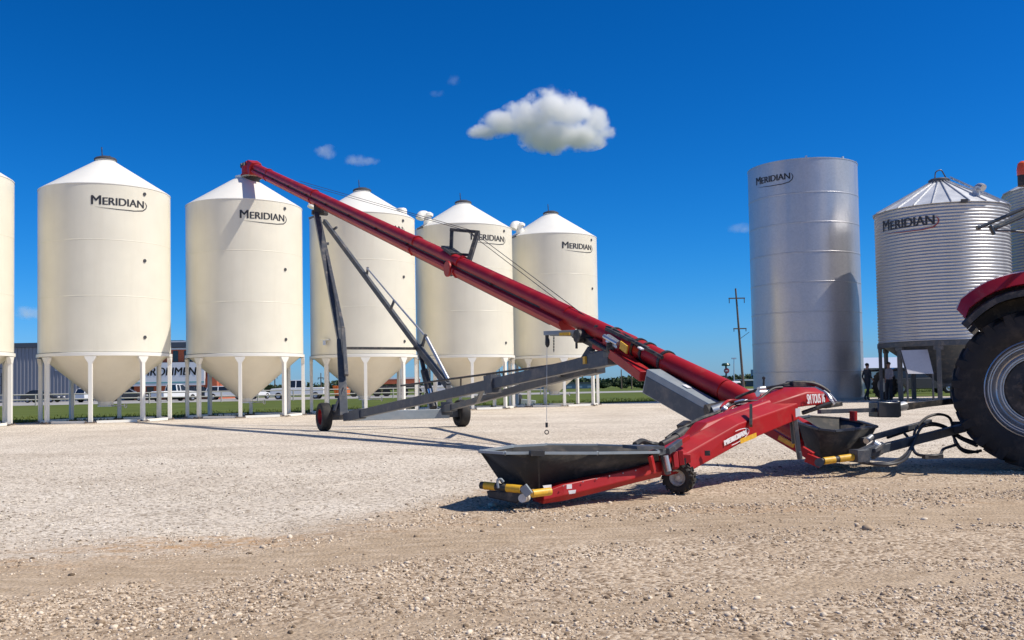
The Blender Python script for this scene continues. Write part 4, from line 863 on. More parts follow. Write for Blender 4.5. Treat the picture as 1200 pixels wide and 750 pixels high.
# tail bumper
b = MB(); b.tube(at(563.5, 568.5, 8.62), at(612, 573.5, 8.42), 0.032, n=14); b.build('bumper', 'black_part', sw)
b = MB(); b.tube(at(568, 569, 8.60), at(581, 570.3, 8.55), 0.035, n=14); b.tube(at(594, 571.7, 8.49), at(611, 573.4, 8.42), 0.035, n=14); b.tube(at(623.5, 578.5, 8.38), at(645, 575.8, 8.48), 0.034, n=14); b.build('reflector', 'yellow', sw)
b = MB(); b.bar(at(613, 570, 8.36), at(620.5, 580, 8.34), 0.03, 0.07); b.path([at(584, 572, 8.5), at(583, 563, 8.5), at(587, 561.5, 8.5), at(590, 565, 8.5)], 0.012); b.build('bumper_bracket', 'light_grey', sw, bevel=.004)
b = MB(); b.tube(at(612, 584, 8.36), at(617, 583, 8.5), 0.036, n=18); b.build('end_roller', 'rim_white', sw)
b = MB(); loft(b, [[at(570, 575, 8.6), at(572, 583, 8.6), at(606, 590, 8.42), at(612, 577, 8.40)], [at(574, 574, 9.0), at(576, 581, 9.0), at(612, 587, 8.85), at(618, 575, 8.85)]]); b.build('tail_housing', 'black_part', sw, bevel=.01)
# wheel bracket
b = MB(); b.bar(at(776, 532, 9.25), at(783, 556, 9.25), 0.07, 0.05); b.bar(at(782, 529, 9.2), at(797, 518, 9.5), 0.05, 0.06); b.bar(at(770, 531, 9.15), at(790, 526, 9.3), .04, .05); b.build('wheel_bracket', 'frame_grey', sw, bevel=.005)
b = MB(); b.bar(at(790, 530, 9.45), at(792, 549, 9.4), 0.05, 0.08); b.bar(at(797, 528, 9.5), at(799, 545, 9.5), .04, .05); b.box(at(800, 537, 9.6), (.14, .12, .08)); b.bar(at(762, 534, 9.05), at(766, 552, 9.1), .035, .05); b.bar(at(777, 528, 9.3), at(806, 512, 9.8), .05, .05); b.build('bracket', 'red', sw, bevel=.005)
b = MB(); b.tube(at(780, 534, 9.15), at(784, 552, 9.15), 0.025); b.build('jack_screw', 'steel', sw)
wc = gp(796, 578); wheel(V((wc.x, wc.y, 0.155)), V((-0.42, -0.90, 0)), 0.145, 0.15, 0.075, sw, lugs=16, lug_h=0.016)
# ------------------------------------------------------------------ HYDRAULIC HOSES
hz_ = thing('hydraulic_hoses', tuple(gp(1050, 545)), 'tangle of thin black hydraulic hoses looping between the hitch and the tractor', 'hoses')
for pts in ([(1006, 541, 11.0), (1020, 543.5, 10.9), (1045, 542, 10.9), (1062, 532, 11.2), (1070, 518, 11.6), (1073, 503, 11.9), (1085, 490, 12.1), (1100, 485.5, 12.2), (1113, 490, 12.3), (1117, 505, 12.3)],
            [(1006, 539, 11.1), (1030, 545, 10.8), (1058, 540, 10.9), (1069, 524, 11.4), (1078, 503, 11.8), (1090, 496, 12), (1108, 500, 12.2), (1124, 513, 12.1), (1146, 523, 12)],
            [(1060, 508, 11.9), (1067, 517, 11.7), (1072, 530, 11.2), (1082, 534, 11), (1101, 533, 11), (1106, 526, 11.3), (1122, 521, 11.8)],
            [(1040, 513, 11.9), (1070, 503, 12.1), (1096, 498, 12.2), (1114, 507, 12.2), (1126, 525, 11.9), (1146, 530, 12)],
            [(1116, 505, 12.3), (1128, 513, 12.2), (1148, 520, 12.1)], [(1118, 508, 12.3), (1120, 520, 12.1), (1132, 530, 12), (1150, 528, 12)]):
    b = MB(); b.path([at(*p) for p in pts], 0.017, 8); b.build('hose', 'logo_black', hz_)
b = MB(); b.box(at(1093, 535, 11.0), (0.22, 0.07, 0.05), (0, 0, 0.1)); b.build('clamp', 'black_part', hz_, bevel=.005)
# ------------------------------------------------------------------ TRACTOR
YAW = -27; fc = at(1218, 455, 11.1); hd_ = V((math.cos(R_(YAW)), math.sin(R_(YAW)), 0)); lat = V((-hd_.y, hd_.x, 0))
axc = V((fc.x, fc.y, 0.93))+lat*1.02
tr = thing('tractor', (axc.x, axc.y, 0), 'red farm tractor with big silver-rimmed rear wheel, cut by the right edge', 'tractor')
def TP(f_, l_, z): return V((axc.x, axc.y, 0))+hd_*f_+lat*l_+V((0, 0, z))
RW = 0.885
for s_ in (-1, 1): wheel(TP(0, s_*0.83, 0.93), lat*s_, RW, 0.42, 0.54, tr, rim_m='rim_silver', lugs=22, lug_h=0.035)
for s_ in (-1, 1): wheel(TP(2.75, s_*0.85, 0.66), lat*s_, 0.63, 0.40, 0.36, tr, rim_m='rim_silver', lugs=18, lug_h=0.03)
b = MB(); b.bar(TP(-0.3, 0, 0.85), TP(3.4, 0, 0.85), 0.55, 0.5); b.bar(TP(0, -0.7, 0.93), TP(0, 0.7, 0.93), 0.25, 0.25); b.bar(TP(2.75, -0.8, 0.66), TP(2.75, 0.8, 0.66), 0.18, 0.18); b.build('chassis', 'black_part', tr, bevel=.02)
b = MB()
for s_ in (-1, 1):
    b.bar(TP(-0.3, s_*0.38, 0.55), TP(-1.0, s_*0.38, 0.42), 0.05, 0.08)
b.bar(TP(-0.3, 0, 0.50), TP(-0.98, 0, 0.50), 0.10, 0.05); b.build('rear_linkage', 'black_part', tr, bevel=.006)
b = MB(); loft(b, [[TP(f_, -0.42, 1.05), TP(f_, -0.45, zt-0.12), TP(f_, -0.30, zt), TP(f_, 0.30, zt), TP(f_, 0.45, zt-0.12), TP(f_, 0.42, 1.05)] for f_, zt in ((1.80, 1.85), (2.6, 1.75), (3.5, 1.6), (3.7, 1.35))]); b.build('hood', 'red_tractor', tr, bevel=.03)
b = MB(); loft(b, [[TP(f_, -0.62, z), TP(f_, 0.62, z), TP(f2_, 0.66, z), TP(f2_, -0.66, z)] for f_, f2_, z in ((0.52, 1.75, 1.12), (0.50, 1.85, 1.9), (0.60, 1.7, 2.72))]); b.build('cab_glass', 'glass', tr)
b = MB(); loft(b, [[TP(0.45, -0.72, 2.72), TP(1.85, -0.72, 2.72), TP(1.85, 0.72, 2.72), TP(0.45, 0.72, 2.72)], [TP(0.5, -0.68, 2.93), TP(1.8, -0.68, 2.93), TP(1.8, 0.68, 2.93), TP(0.5, 0.68, 2.93)]]); b.build('cab_roof', 'red_tractor', tr, bevel=.05)
b = MB()
for f0_, f1_, f2_ in ((0.52, 0.50, 0.60), (1.75, 1.85, 1.7)):
    for s_ in (-1, 1): b.bar(TP(f0_, s_*0.64, 1.1), TP(f1_, s_*0.68, 1.9), 0.07, 0.07); b.bar(TP(f1_, s_*0.68, 1.9), TP(f2_, s_*0.66, 2.74), 0.07, 0.07)
b.build('cab_frame', 'black_part', tr, bevel=.01)
for s_ in (-1, 1):
    b = MB(); n = 22; RF = 1.32; l0, l1 = (0.62, 1.10)
    top_, und = [], []
    def fpt(a, r, l_): return TP(r*math.cos(a), s_*l_, 0.93+r*math.sin(a))
    secs = []
    for k in range(n+1):
        a = R_(20+(131-20)*k/n); r = RF+(0.05 if k < n else 0.0)-0.04*max(0, (k-n+4)/4)
        secs.append([fpt(a, r-0.09, l0), fpt(a, r-0.015, l0), fpt(a, r, (l0+l1)/2), fpt(a, r-0.03, l1-0.03), fpt(a, r-0.17, l1+0.05), fpt(a, r-0.18, l1-0.02), fpt(a, r-0.07, l1-0.1), fpt(a, r-0.06, l0+0.05)])
    loft(b, secs); fe = b.build('fender', 'red_tractor', tr, smooth=35)
    b = MB(); secs = []
    for k in range(n+1):
        a = R_(30+(135-30)*k/n); r = RF-0.11-0.05*max(0, (k-n+5)/5)
        secs.append([fpt(a, r-0.13, l0-0.04), fpt(a, r-0.07, l0-0.04), fpt(a, r-0.06, l1+0.02), fpt(a, r-0.085, l1+0.07), fpt(a, r-0.15, l1+0.07), fpt(a, r-0.13, l1-0.02)])
    loft(b, secs); b.build('mudguard', 'black_part', fe, smooth=35)
for s_ in (-1, 1):
    b = MB(); pts = []
    for k in range(25):
        a = R_(12+(130-12)*k/24); pts.append((a, 1.24))
    vs = [TP(r_*math.cos(a), s_*l_, 0.93+r_*math.sin(a)) for l_ in (0.52, 0.57) for a, r_ in pts]+[TP(0.5*math.cos(a), s_*l_, 0.93+0.5*math.sin(a)) for l_ in (0.52, 0.57) for a, r_ in pts]
    n = 25; fs = []
    for k in range(n-1): fs += [(k, k+1, 2*n+k+1, 2*n+k), (n+k, n+k+1, 3*n+k+1, 3*n+k), (k, k+1, n+k+1, n+k)]
    b.add(vs, fs); b.build('inner_panel', 'black_part', tr)
# beacon, work lamp arm
b = MB(); q = at(1199, 216, 10.9); b.tube(q-V((0, 0, 0.02)), q+V((0, 0, 0.10)), 0.055, n=16); b.bar(q, q+V((0.40, 0.25, -0.03)), 0.05, 0.04); b.build('beacon_base', 'black_part', tr)
m = mat('amber', (0.75, 0.10, 0.01), 0.25, coat=0.5)
b = MB(); b.lathe([(0.06, 0.10), (0.062, 0.17), (0.05, 0.235), (0.02, 0.26), (0, 0.262)], q, n=20); b.build('beacon', 'amber', tr)
b = MB(); b.tube(at(1147, 267, 10.9), at(1212, 239, 11.0), 0.020); b.tube(at(1162, 270, 10.9), at(1212, 248, 11.0), 0.016); b.tube(at(1144.5, 267, 10.9), at(1148, 266.5, 10.9), 0.026); b.tube(at(1160, 264, 10.9), at(1165, 275, 10.9), 0.022); b.tube(at(1165, 270, 10.9), at(1185, 270.5, 11), 0.010); b.tube(at(1185, 270.5, 11), at(1215, 273, 11.0), 0.012); b.tube(at(1165, 268, 10.9), at(1172, 266, 10.9), .012)
b.bar(at(1212, 239, 11.0), at(1216, 275, 11.0), .05); b.bar(at(1214, 256, 11.0), TP(0.6, -0.6, 2.5), .05); arm = b.build('mirror_arm', 'dark_paint', tr)
b = MB(); b.bar(at(1164, 266.5, 10.93), at(1212, 244, 11.03), 0.015, 0.035); b.build('reflective_strip', 'tan_trim', arm)
# ------------------------------------------------------------------ PEOPLE
def person(px, py, h, label, shirt, pose, face):
    g = gp(px, py); t = thing('person', (g.x, g.y, 0), label, 'person', 'people by the tall tank'); s = h/1.75
    J = {'pel': (0, 0, .95), 'sp': (0, 0, 1.12), 'ch': (0, 0, 1.34), 'nk': (0.02, 0, 1.49), 'hd0': (.03, 0, 1.57), 'hd1': (.035, 0, 1.66), 'hd2': (.03, 0, 1.73)}
    J.update(pose); R0 = {'pel': .135, 'sp': .125, 'ch': .145, 'nk': .055, 'hd0': .07, 'hd1': .09, 'hd2': .065}
    for sd in 'lr':
        R0.update({'sh'+sd: .065, 'el'+sd: .045, 'wr'+sd: .032, 'ha'+sd: .035, 'hp'+sd: .095, 'kn'+sd: .065, 'an'+sd: .045, 'to'+sd: .04})
    names = list(J); idx = {k: i for i, k in enumerate(names)}
    E = [('pel', 'sp'), ('sp', 'ch'), ('ch', 'nk'), ('nk', 'hd0'), ('hd0', 'hd1'), ('hd1', 'hd2')]
    for sd in 'lr': E += [('ch', 'sh'+sd), ('sh'+sd, 'el'+sd), ('el'+sd, 'wr'+sd), ('wr'+sd, 'ha'+sd), ('pel', 'hp'+sd), ('hp'+sd, 'kn'+sd), ('kn'+sd, 'an'+sd), ('an'+sd, 'to'+sd)]
    me = D.meshes.new('body'); q = Matrix.Rotation(R_(face), 3, 'Z')
    me.from_pydata([tuple(q @ V(J[k])*s) for k in names], [(idx[a], idx[b_]) for a, b_ in E], [])
    o = D.objects.new('body', me); C.objects.link(o)
    md = o.modifiers.new('s', 'SKIN'); md.use_smooth_shade = True
    for k in names: v = me.skin_vertices[0].data[idx[k]]; v.radius = (R0[k]*s, R0[k]*s*(0.85 if k in ('ch', 'sp', 'pel') else 1)); v.use_root = (k == 'pel')
    o.modifiers.new('u', 'SUBSURF').levels = 2; o.modifiers['u'].render_levels = 2
    dg = bpy.context.evaluated_depsgraph_get(); m2 = D.meshes.new_from_object(o.evaluated_get(dg)); D.objects.remove(o)
    for mm in (shirt, 'trousers', 'skin', 'black_part'): m2.materials.append(M[mm])
    qi = q.inverted()
    for p in m2.polygons:
        c = (qi @ p.center)/s
        armz = abs(c.y) > 0.17 and c.z < 1.42
        p.material_index = 3 if c.z < .10 else (2 if c.z > 1.47 or (armz and c.z < 1.05 and (abs(c.y) > .22)) else (1 if c.z < .98 else 0)); p.use_smooth = True
    bo = D.objects.new('body', m2); C.objects.link(bo); bo.parent = t
    b = MB(); hc = q @ V(J['hd1'])*s; b.ico(V((g.x, g.y, 0))+hc+q @ V((-.02, 0, .035))*s, .098*s, 2, (1, .92, .85)); b.build('hair', 'hair', t)
    b = MB(); b.ico(V((g.x, g.y, 0))+hc+q @ V((.095, 0, -.01))*s, .018*s, 1, (1, .8, 1.5)); b.build('nose', 'skin', t)
    return t
walk = {'shl': (.0, .17, 1.40), 'ell': (-.06, .24, 1.14), 'wrl': (.05, .25, .92), 'hal': (.08, .24, .84), 'shr': (.02, -.17, 1.40), 'elr': (-.02, -.24, 1.14), 'wrr': (.14, -.22, .96), 'har': (.20, -.2, .90),
        'hpl': (0, .09, .90), 'knl': (.14, .10, .50), 'anl': (.10, .10, .09), 'tol': (.24, .11, .04), 'hpr': (0, -.09, .90), 'knr': (-.06, -.10, .50), 'anr': (-.30, -.10, .12), 'tor': (-.19, -.11, .04)}
stand = {'shl': (.0, .18, 1.40), 'ell': (.02, .26, 1.14), 'wrl': (.18, .20, 1.02), 'hal': (.25, .16, 1.0), 'shr': (.0, -.18, 1.40), 'elr': (-.03, -.25, 1.13), 'wrr': (.0, -.27, .90), 'har': (.02, -.26, .82),
         'hpl': (0, .09, .90), 'knl': (.03, .11, .50), 'anl': (-.02, .12, .09), 'tol': (.12, .15, .04), 'hpr': (0, -.09, .90), 'knr': (.04, -.11, .50), 'anr': (.02, -.13, .09), 'tor': (.16, -.16, .04)}
person(1017, 469.5, 1.86, 'person in dark top and trousers walking beside the tall smooth tank', 'shirt_dark', walk, 25)
person(1043, 469.5, 1.88, 'person in light grey shirt and dark trousers standing at the bin leg', 'shirt_grey', stand, 200)
# ------------------------------------------------------------------ BACKGROUND VEHICLES
def car(px, py, Y, L_, Hh, kind, body_m, label, heading=0, name='parked_car', cat='car', group='cars parked by the buildings'):
    p = at(px, py, Y); t = thing(name, (p.x, Y, 0.04), label, cat, group, rz=R_(heading)); W_ = 1.8
    def Q(x_, y_, z_): v = Matrix.Rotation(R_(heading), 3, 'Z') @ V((x_, y_, 0)); return V((p.x+v.x, Y+v.y, 0.04+z_))
    h = L_/2; zb_ = 0.30; zs = Hh*0.58
    if kind == 'pickup':
        side = [(-h, zb_+.1), (-h, zs), (-h+.15, zs+.05), (h-1.4, zs+.05), (h-.15, zs-.02), (h, zs-.15), (h, zb_)]
        gl = [(-.55, zs+.05), (-.50, Hh-.05), (-.4, Hh), (h-2.2, Hh), (h-2.0, Hh-.05), (h-1.25, zs+.05)]
    elif kind == 'suv':
        side = [(-h, zb_), (-h, zs), (-h+.1, zs+.05), (h-1.2, zs+.05), (h-.1, zs-.08), (h, zb_+.2), (h, zb_)]
        gl = [(-h+.08, zs+.05), (-h+.3, Hh-.05), (-h+.5, Hh), (h-2.1, Hh), (h-1.95, Hh-.05), (h-1.15, zs+.05)]
    else:
        side = [(-h, zb_), (-h, zs-.05), (-h+.15, zs+.04), (h-1.2, zs), (h-.15, zs-.15), (h, zb_+.2), (h, zb_)]
        gl = [(-h+.35, zs+.03), (-h+1.1, Hh-.05), (-h+1.3, Hh), (h-2.2, Hh-.01), (h-2.05, Hh-.05), (h-1.2, zs+.0)]
    def pr(mb, poly, wd0, wd1, z0, z1):
        vs = []
        for s_ in (-1, 1):
            for (x_, z_) in poly: k = (z_-z0)/(z1-z0) if z1 > z0 else 0; vs.append(Q(x_, s_*(wd0+(wd1-wd0)*max(0, min(1, k)))/2, z_))
        n = len(poly); mb.add(vs, [tuple(range(n-1, -1, -1)), tuple(range(n, 2*n))]+[(i, (i+1) % n, (i+1) % n+n, i+n) for i in range(n)])
    b = MB(); pr(b, side, W_, W_, 0, 1); bd = b.build('body', body_m, t, bevel=.05)
    b = MB(); pr(b, gl, W_-.12, W_-.5, zs, Hh); b.build('windows', 'glass', t, bevel=.03)
    b = MB(); g2 = [(gl[1][0]+.02, Hh-.06), (gl[2][0], Hh+.02), (gl[3][0], Hh+.02), (gl[4][0]-.02, Hh-.06)]; pr(b, g2, W_-.4, W_-.42, Hh-.06, Hh)
    for xx in ((gl[1][0]+gl[4][0])/2,): b.bar(Q(xx, -W_/2+.06, zs), Q(xx, -W_/2+.24, Hh-.04), .10, .05); b.bar(Q(xx, W_/2-.06, zs), Q(xx, W_/2-.24, Hh-.04), .10, .05)
    for a_, c_ in ((gl[0], gl[1]), (gl[5], gl[4])):
        for s_ in (-1, 1): b.bar(Q(a_[0], s_*(W_/2-.055), zs), Q(c_[0], s_*(W_/2-.23), Hh-.04), .12, .05)
    b.build('roof', body_m, t, bevel=.015)
    for x_ in (-h+.85, h-.85):
        for s_ in (-1, 1):
            c_ = Q(x_, s_*(W_/2-.08), .34); axd = Q(x_, s_*(W_/2), .34)-Q(x_, 0, .34); axd.normalize(); R2 = .36 if kind != 'sedan' else .32
            ww = MB(); ww.lathe([(.2, -.1), (R2, -.1), (R2+.01, 0), (R2, .1), (.2, .11)], c_, axd, 24); wo = ww.build('wheel', 'tyre', t)
            ww = MB(); ww.lathe([(.21, .09), (.19, .11), (.12, .08), (.05, .10), (0, .10)], c_, axd, 20); ww.build('rim', 'rim_silver', wo)
    for s_ in (-1, 1):
        b = MB(); b.box(Q(h-.02, s_*.65, zs-.2), (.10, .35, .14), (0, 0, R_(heading))); b.build('headlight', 'lamp_glass', t)
    return t
car(50, 468, 112, 4.3, 1.42, 'sedan', 'dark_paint', 'black hatchback parked against the grey metal-clad building', 0)
car(113, 468, 108, 4.4, 1.5, 'suv', 'white_paint', 'white car half hidden behind the second bin hopper', 60)
car(151, 466, 112, 4.3, 1.45, 'sedan', 'dark_paint', 'dark car parked left of the white sign board', 8)
car(205, 466, 104, 5.0, 1.75, 'pickup', 'white_paint', 'white pickup parked under the lettered sign board', 65, 'pickup_truck', 'pickup truck')
car(236, 466, 112, 4.5, 1.5, 'suv', 'dark_paint', 'dark car parked right of the white pickup under the sign', 20)
car(266, 465, 110, 4.5, 1.5, 'suv', 'white_paint', 'silver-white car parked beside the orange brick pillar', 5)
car(297, 465, 108, 4.4, 1.4, 'sedan', 'white_paint', 'white car behind the hopper of the third bin', 70)
car(350, 460, 101.5, 5.5, 1.95, 'pickup', 'white_paint', 'white crew-cab pickup with dark windows seen between the third and fourth bins', 180, 'pickup_truck', 'pickup truck', None)
car(518, 455, 120, 5.2, 1.9, 'pickup', 'white_paint', 'small white truck seen above the grey frame between the fourth and fifth bins', 0, 'pickup_truck', 'pickup truck')
car(1078, 452, 68, 4.9, 1.75, 'suv', 'dark_paint', 'dark SUV parked on grass behind the pale panel', 0, 'parked_car', 'car', None)
car(1122, 448, 100, 4.6, 1.5, 'sedan', 'white_paint', 'white car on the grass seen between the bin leg and tractor tyre', 0)
# implement with big tyre behind person
g = at(1035, 450, 51.5); t = thing('farm_implement', (g.x, 51.5, 0), 'dark machine with one big black tyre behind the standing person', 'farm machine')
wheel(V((g.x, 51.3, 0.74)), V((-1, -0.45, 0)), .74, .36, .34, t, rim_m='rim_white', lugs=20, lug_h=.04)
b = MB(); b.bar(V((g.x-.9, 52, 1.52)), V((g.x+2.4, 52, 1.55)), .12, .12); b.bar(V((g.x, 52.0, .85)), V((g.x+.2, 52, 1.6)), .2, .2); b.build('frame', 'black_part', t, bevel=.02)
# ------------------------------------------------------------------ BUILDINGS
def facade_box(mb, x0, x1, y, z0, z1, depth, m=None): mb.box(((x0+x1)/2, y+depth/2, (z0+z1)/2), (x1-x0, depth, z1-z0), m=m)
YB = 122.0
def PX(px, Y=YB): return at(px, 440, Y).x
def PZ(px, py, Y=YB): return at(px, py, Y).z
t = thing('metal_clad_building', (PX(60), YB, 0), 'long grey ribbed metal-clad building with dark roof band, far left', 'building')
x0, x1 = PX(-70), PX(146); zt = PZ(60, 407); zr = PZ(60, 401.5)
b = MB(); n = int((x1-x0)/0.45); pts = []
for i in range(n):
    xa = x0+(x1-x0)*i/n; d_ = (x1-x0)/n; pts += [(xa, 0), (xa+d_*.62, 0), (xa+d_*.70, -.09), (xa+d_*.92, -.09)]
pts.append((x1, 0)); vs = [(x_, YB+y_, 0) for x_, y_ in pts]+[(x_, YB+y_, zt) for x_, y_ in pts]; k = len(pts)
b.add(vs, [(i, i+1, i+1+k, i+k) for i in range(k-1)]); facade_box(b, x0, x1, YB+.05, 0, zt-.01, 18); mat('clad', (0.26, 0.27, 0.31), .45, .2, var=.06); b.build('wall', 'clad', t, smooth=0)
b = MB(); facade_box(b, x0-.2, PX(216), YB-.3, zt+.01, zr, 19); b.build('roof', 'roof_dark', t)
for px, py, s_ in ((71, 429, 1.0), (128, 430, 1.0)):
    b = MB(); b.box((PX(px), YB-.12, PZ(px, py)), (1.3, .08, 1.1)); wf = b.build('window_frame', 'white_paint', t); b = MB(); b.box((PX(px), YB-.17, PZ(px, py)), (1.1, .04, .9)); b.build('pane', 'glass', wf)
b = MB(); b.box((PX(8), YB-.1, 2.4), (1.2, .1, 2.6)); b.build('door', 'black_part', t)
# ladder rack behind first bin
t = thing('steel_rack', tuple(gp(2, 480)), 'thin dark steel rack standing behind the leftmost bin', 'rack'); g = gp(2, 480); b = MB()
for dx in (-1.6, -.4): b.bar((g.x+dx+1, g.y, 0), (g.x+dx+1, g.y, 3.6), .09)
for k in range(6): b.bar((g.x-.6, g.y, .5+k*.6), (g.x+.6, g.y, .5+k*.6), .06)
b.build('frame', 'frame_grey', t)
t = thing('brick_office', (PX(200), YB-1, 0), 'orange brick and dark glass office with a white lettered fascia board', 'building')
yo = YB-1.2; x0, x1 = PX(157, yo), PX(258, yo)
b = MB(); facade_box(b, x0, x1, yo, 0, PZ(205, 405.5, yo), 14); b.build('wall', 'brick', t)
b = MB(); facade_box(b, PX(200, yo), x1+.5, yo-.5, PZ(205, 410, yo), PZ(205, 408, yo), 1); facade_box(b, PX(196, yo), x1+.8, yo-.6, PZ(205, 404, yo), PZ(205, 400, yo), 15); b.build('roof_trim', ['white_paint'], t)
b = MB(); facade_box(b, PX(190, yo), x1+1.0, yo-.8, PZ(205, 407.5, yo), PZ(205, 401.5, yo), .6); b.build('roof_band', 'roof_dark', t)
for pa, pb in ((203, 209), (216, 226), (236, 244)):
    b = MB(); facade_box(b, PX(pa, yo), PX(pb, yo), yo-.06, PZ(205, 424, yo), PZ(205, 411, yo), .1); b.build('window', 'glass', t)
for pa, pb in ((172, 180), (201, 209), (223, 232), (245.5, 246)):
    b = MB(); facade_box(b, PX(pa, yo), PX(pb, yo), yo-.06, .1, PZ(205, 453, yo), .1); b.build('window', 'glass', t)
b = MB(); facade_box(b, PX(157, yo), PX(242, yo), yo-.9, PZ(200, 452, yo), PZ(200, 425, yo), .5); fb = b.build('fascia_board', 'white_paint', t)
b = MB(); facade_box(b, PX(157, yo), PX(242, yo), yo-.93, PZ(200, 449, yo), PZ(200, 447.5, yo), .02); mat('teal', (.15, .4, .4), .5); b.build('stripe', 'teal', fb)
b = MB(); zc_ = PZ(200, 435.5, yo); Wt = PX(241.5, yo)-PX(152, yo); cxt = (PX(241.5, yo)+PX(152, yo))/2
text_on(b, 'ENVIRONMENT', lambda u, v: V((cxt+u, yo-.93, zc_+v)), Wt, .98, bold=.03, shear=.12); b.build('lettering', 'logo_black', fb, smooth=0)
b = MB(); facade_box(b, PX(251, yo), PX(257, yo), yo-1.0, 0, PZ(250, 438, yo), 1.0); b.build('pillar', 'brick', t)
b = MB(); facade_box(b, PX(246, yo), PX(250.5, yo), yo-.7, 0.3, PZ(250, 438, yo), .5); b.build('door_surround', 'white_paint', t)
t = thing('flat_warehouse', (PX(662, 230), 230, 0), 'low pale blue-grey building far beyond the road, left of the tree line', 'building')
b = MB(); facade_box(b, PX(610, 230), PX(701, 230), 230, 0, PZ(660, 449.5, 230), 20); mat('far_wall', (.30, .35, .42), .7, var=.05); b.build('wall', 'far_wall', t)
b = MB(); facade_box(b, PX(609, 230), PX(702, 230), 229.5, PZ(660, 449.5, 230)+.02, PZ(660, 448.3, 230), 21); b.build('roof', 'roof_dark', t)
for k in range(5): b = MB(); facade_box(b, PX(640+k*12, 230), PX(646+k*12, 230), 229.9, .2, PZ(660, 452.5, 230), .3); b.build('door', 'white_paint', t)
t = thing('grey_shed', (PX(1050, 105), 105, 0), 'long pale grey shed on the skyline behind the two people', 'building')
b = MB(); facade_box(b, PX(1012, 105), PX(1165, 105), 105, 0, PZ(1050, 431, 105), 16); b.build('wall', 'clad', t)
b = MB(); xa, xb = PX(1011, 105), PX(1166, 105); za, zb2 = PZ(1050, 431, 105)+.01, PZ(1050, 426.5, 105)
b.add([(xa, 104.6, za), (xb, 104.6, za), (xb, 121.4, za), (xa, 121.4, za), (xa, 113, zb2+.9), (xb, 113, zb2+.9)], [(0, 1, 5, 4), (2, 3, 4, 5), (1, 2, 5), (3, 0, 4), (3, 2, 1, 0)]); b.build('roof', 'white_paint', t, smooth=0)
b = MB(); facade_box(b, PX(1021, 105), PX(1031, 105), 104.9, .1, PZ(1050, 435, 105), .1); b.build('door', 'white_paint', t)
# dark sheds near pole
for i, (pa, pb, pt, Y, lb, mm) in enumerate(((843, 853, 448.0, 190, 'tiny dark shed on the skyline left of the utility pole', 'clad'), (874, 889, 446.5, 190, 'low dark building on the skyline between utility pole and tall tank', 'roof_dark'))):
    t = thing('far_shed', (PX(pa, Y), Y, 0), lb, 'building', 'far sheds'); b = MB(); facade_box(b, PX(pa, Y), PX(pb, Y), Y, 0, PZ(860, pt, Y), 8); b.build('wall', mm, t); b = MB(); facade_box(b, PX(pa, Y)-.3, PX(pb, Y)+.3, Y-.3, PZ(860, pt, Y)+.01, PZ(860, pt, Y)+.3, 9); b.build('roof', 'white_paint', t)
t = thing('grain_elevator', (PX(884, 420), 420, 0), 'tiny blue-grey elevator tower on the horizon at the left edge of the tall tank', 'tower')
b = MB(); facade_box(b, PX(882.5, 420), PX(886, 420), 420, 0, PZ(884, 433, 420), 4); b.build('tower', 'far_wall', t); b = MB(); facade_box(b, PX(880.5, 420), PX(882.4, 420), 420, 0, PZ(884, 441, 420), 4); b.build('annexe', 'far_wall', t)
# tanker
Y = 150; t = thing('tank_trailer', (PX(859, Y), Y, 0), 'white tank trailer parked left of the utility pole', 'trailer')
zc_ = PZ(859, 449.8, Y); b = MB(); b.tube((PX(851, Y), Y, zc_), (PX(867, Y), Y, zc_), .42, n=20); b.build('tank', 'white_paint', t)
for x_ in (PX(854, Y), PX(864.5, Y)): b = MB(); b.tube((x_, Y-.8, .45), (x_, Y-.5, .45), .42); b.bar((x_, Y, .4), (x_, Y, zc_-.35), .5, .5); b.build('wheel', 'tyre', t)
# dumpster, long trailers
Y = 104; t = thing('waste_container', (PX(398, Y), Y, 0), 'bright orange open container beside the white pickup', 'container'); xa, xb = PX(391.5, Y), PX(409, Y)
za, zb2 = .35, PZ(398, 452, Y); b = MB(); loft(b, [[V((xa+.25, Y-1, za)), V((xb-.1, Y-1, za)), V((xb-.1, Y+1, za)), V((xa+.25, Y+1, za))], [V((xa, Y-1.1, zb2)), V((xb, Y-1.1, zb2)), V((xb, Y+1.1, zb2)), V((xa, Y+1.1, zb2))]]); b.build('body', 'orange', t, bevel=.04)
b = MB()
for k in range(5): xx = xa+.3+(xb-xa-.5)*k/4; b.bar((xx, Y-1.12, za), (xx, Y-1.16, zb2), .07)
b.build('rib', 'orange', t)
for x_ in (xa+.4, xb-.3): b = MB(); b.tube((x_, Y-.9, .2), (x_, Y-.6, .2), .2); b.build('roller', 'black_part', t)
Y = 116; t = thing('flatbed_trailer', (PX(465, Y), Y, 0), 'long dark trailer with pale red-edged load behind the fourth bin', 'trailer'); xa, xb = PX(437, Y), PX(492, Y)
b = MB(); b.box(((xa+xb)/2, Y, 1.15), (xb-xa, 2.4, .3)); b.build('deck', 'black_part', t)
b = MB(); b.box(((xa+xb)/2+.5, Y, 1.75), (xb-xa-1.2, 2.3, .55)); b.build('load', 'brick', t); b = MB(); b.box(((xa+xb)/2+.5, Y, 2.13), (xb-xa-1.0, 2.35, .18)); b.build('load_cover', 'white_paint', t)
for k in range(4): x_ = xa+.6+k*(1.1 if k < 2 else 1.6); b = MB(); b.tube((x_, Y-1.15, .5), (x_, Y-.85, .5), .48); b.build('wheel', 'tyre', t)
Y = 118; t = thing('low_loader', (PX(425, Y), Y, 0), 'brown low machine trailer right of the orange container', 'trailer'); b = MB(); b.box((PX(424, Y), Y, 1.1), (PX(434, Y)-PX(412, Y), 2.2, .8)); b.build('body', 'wood', t, bevel=.05)
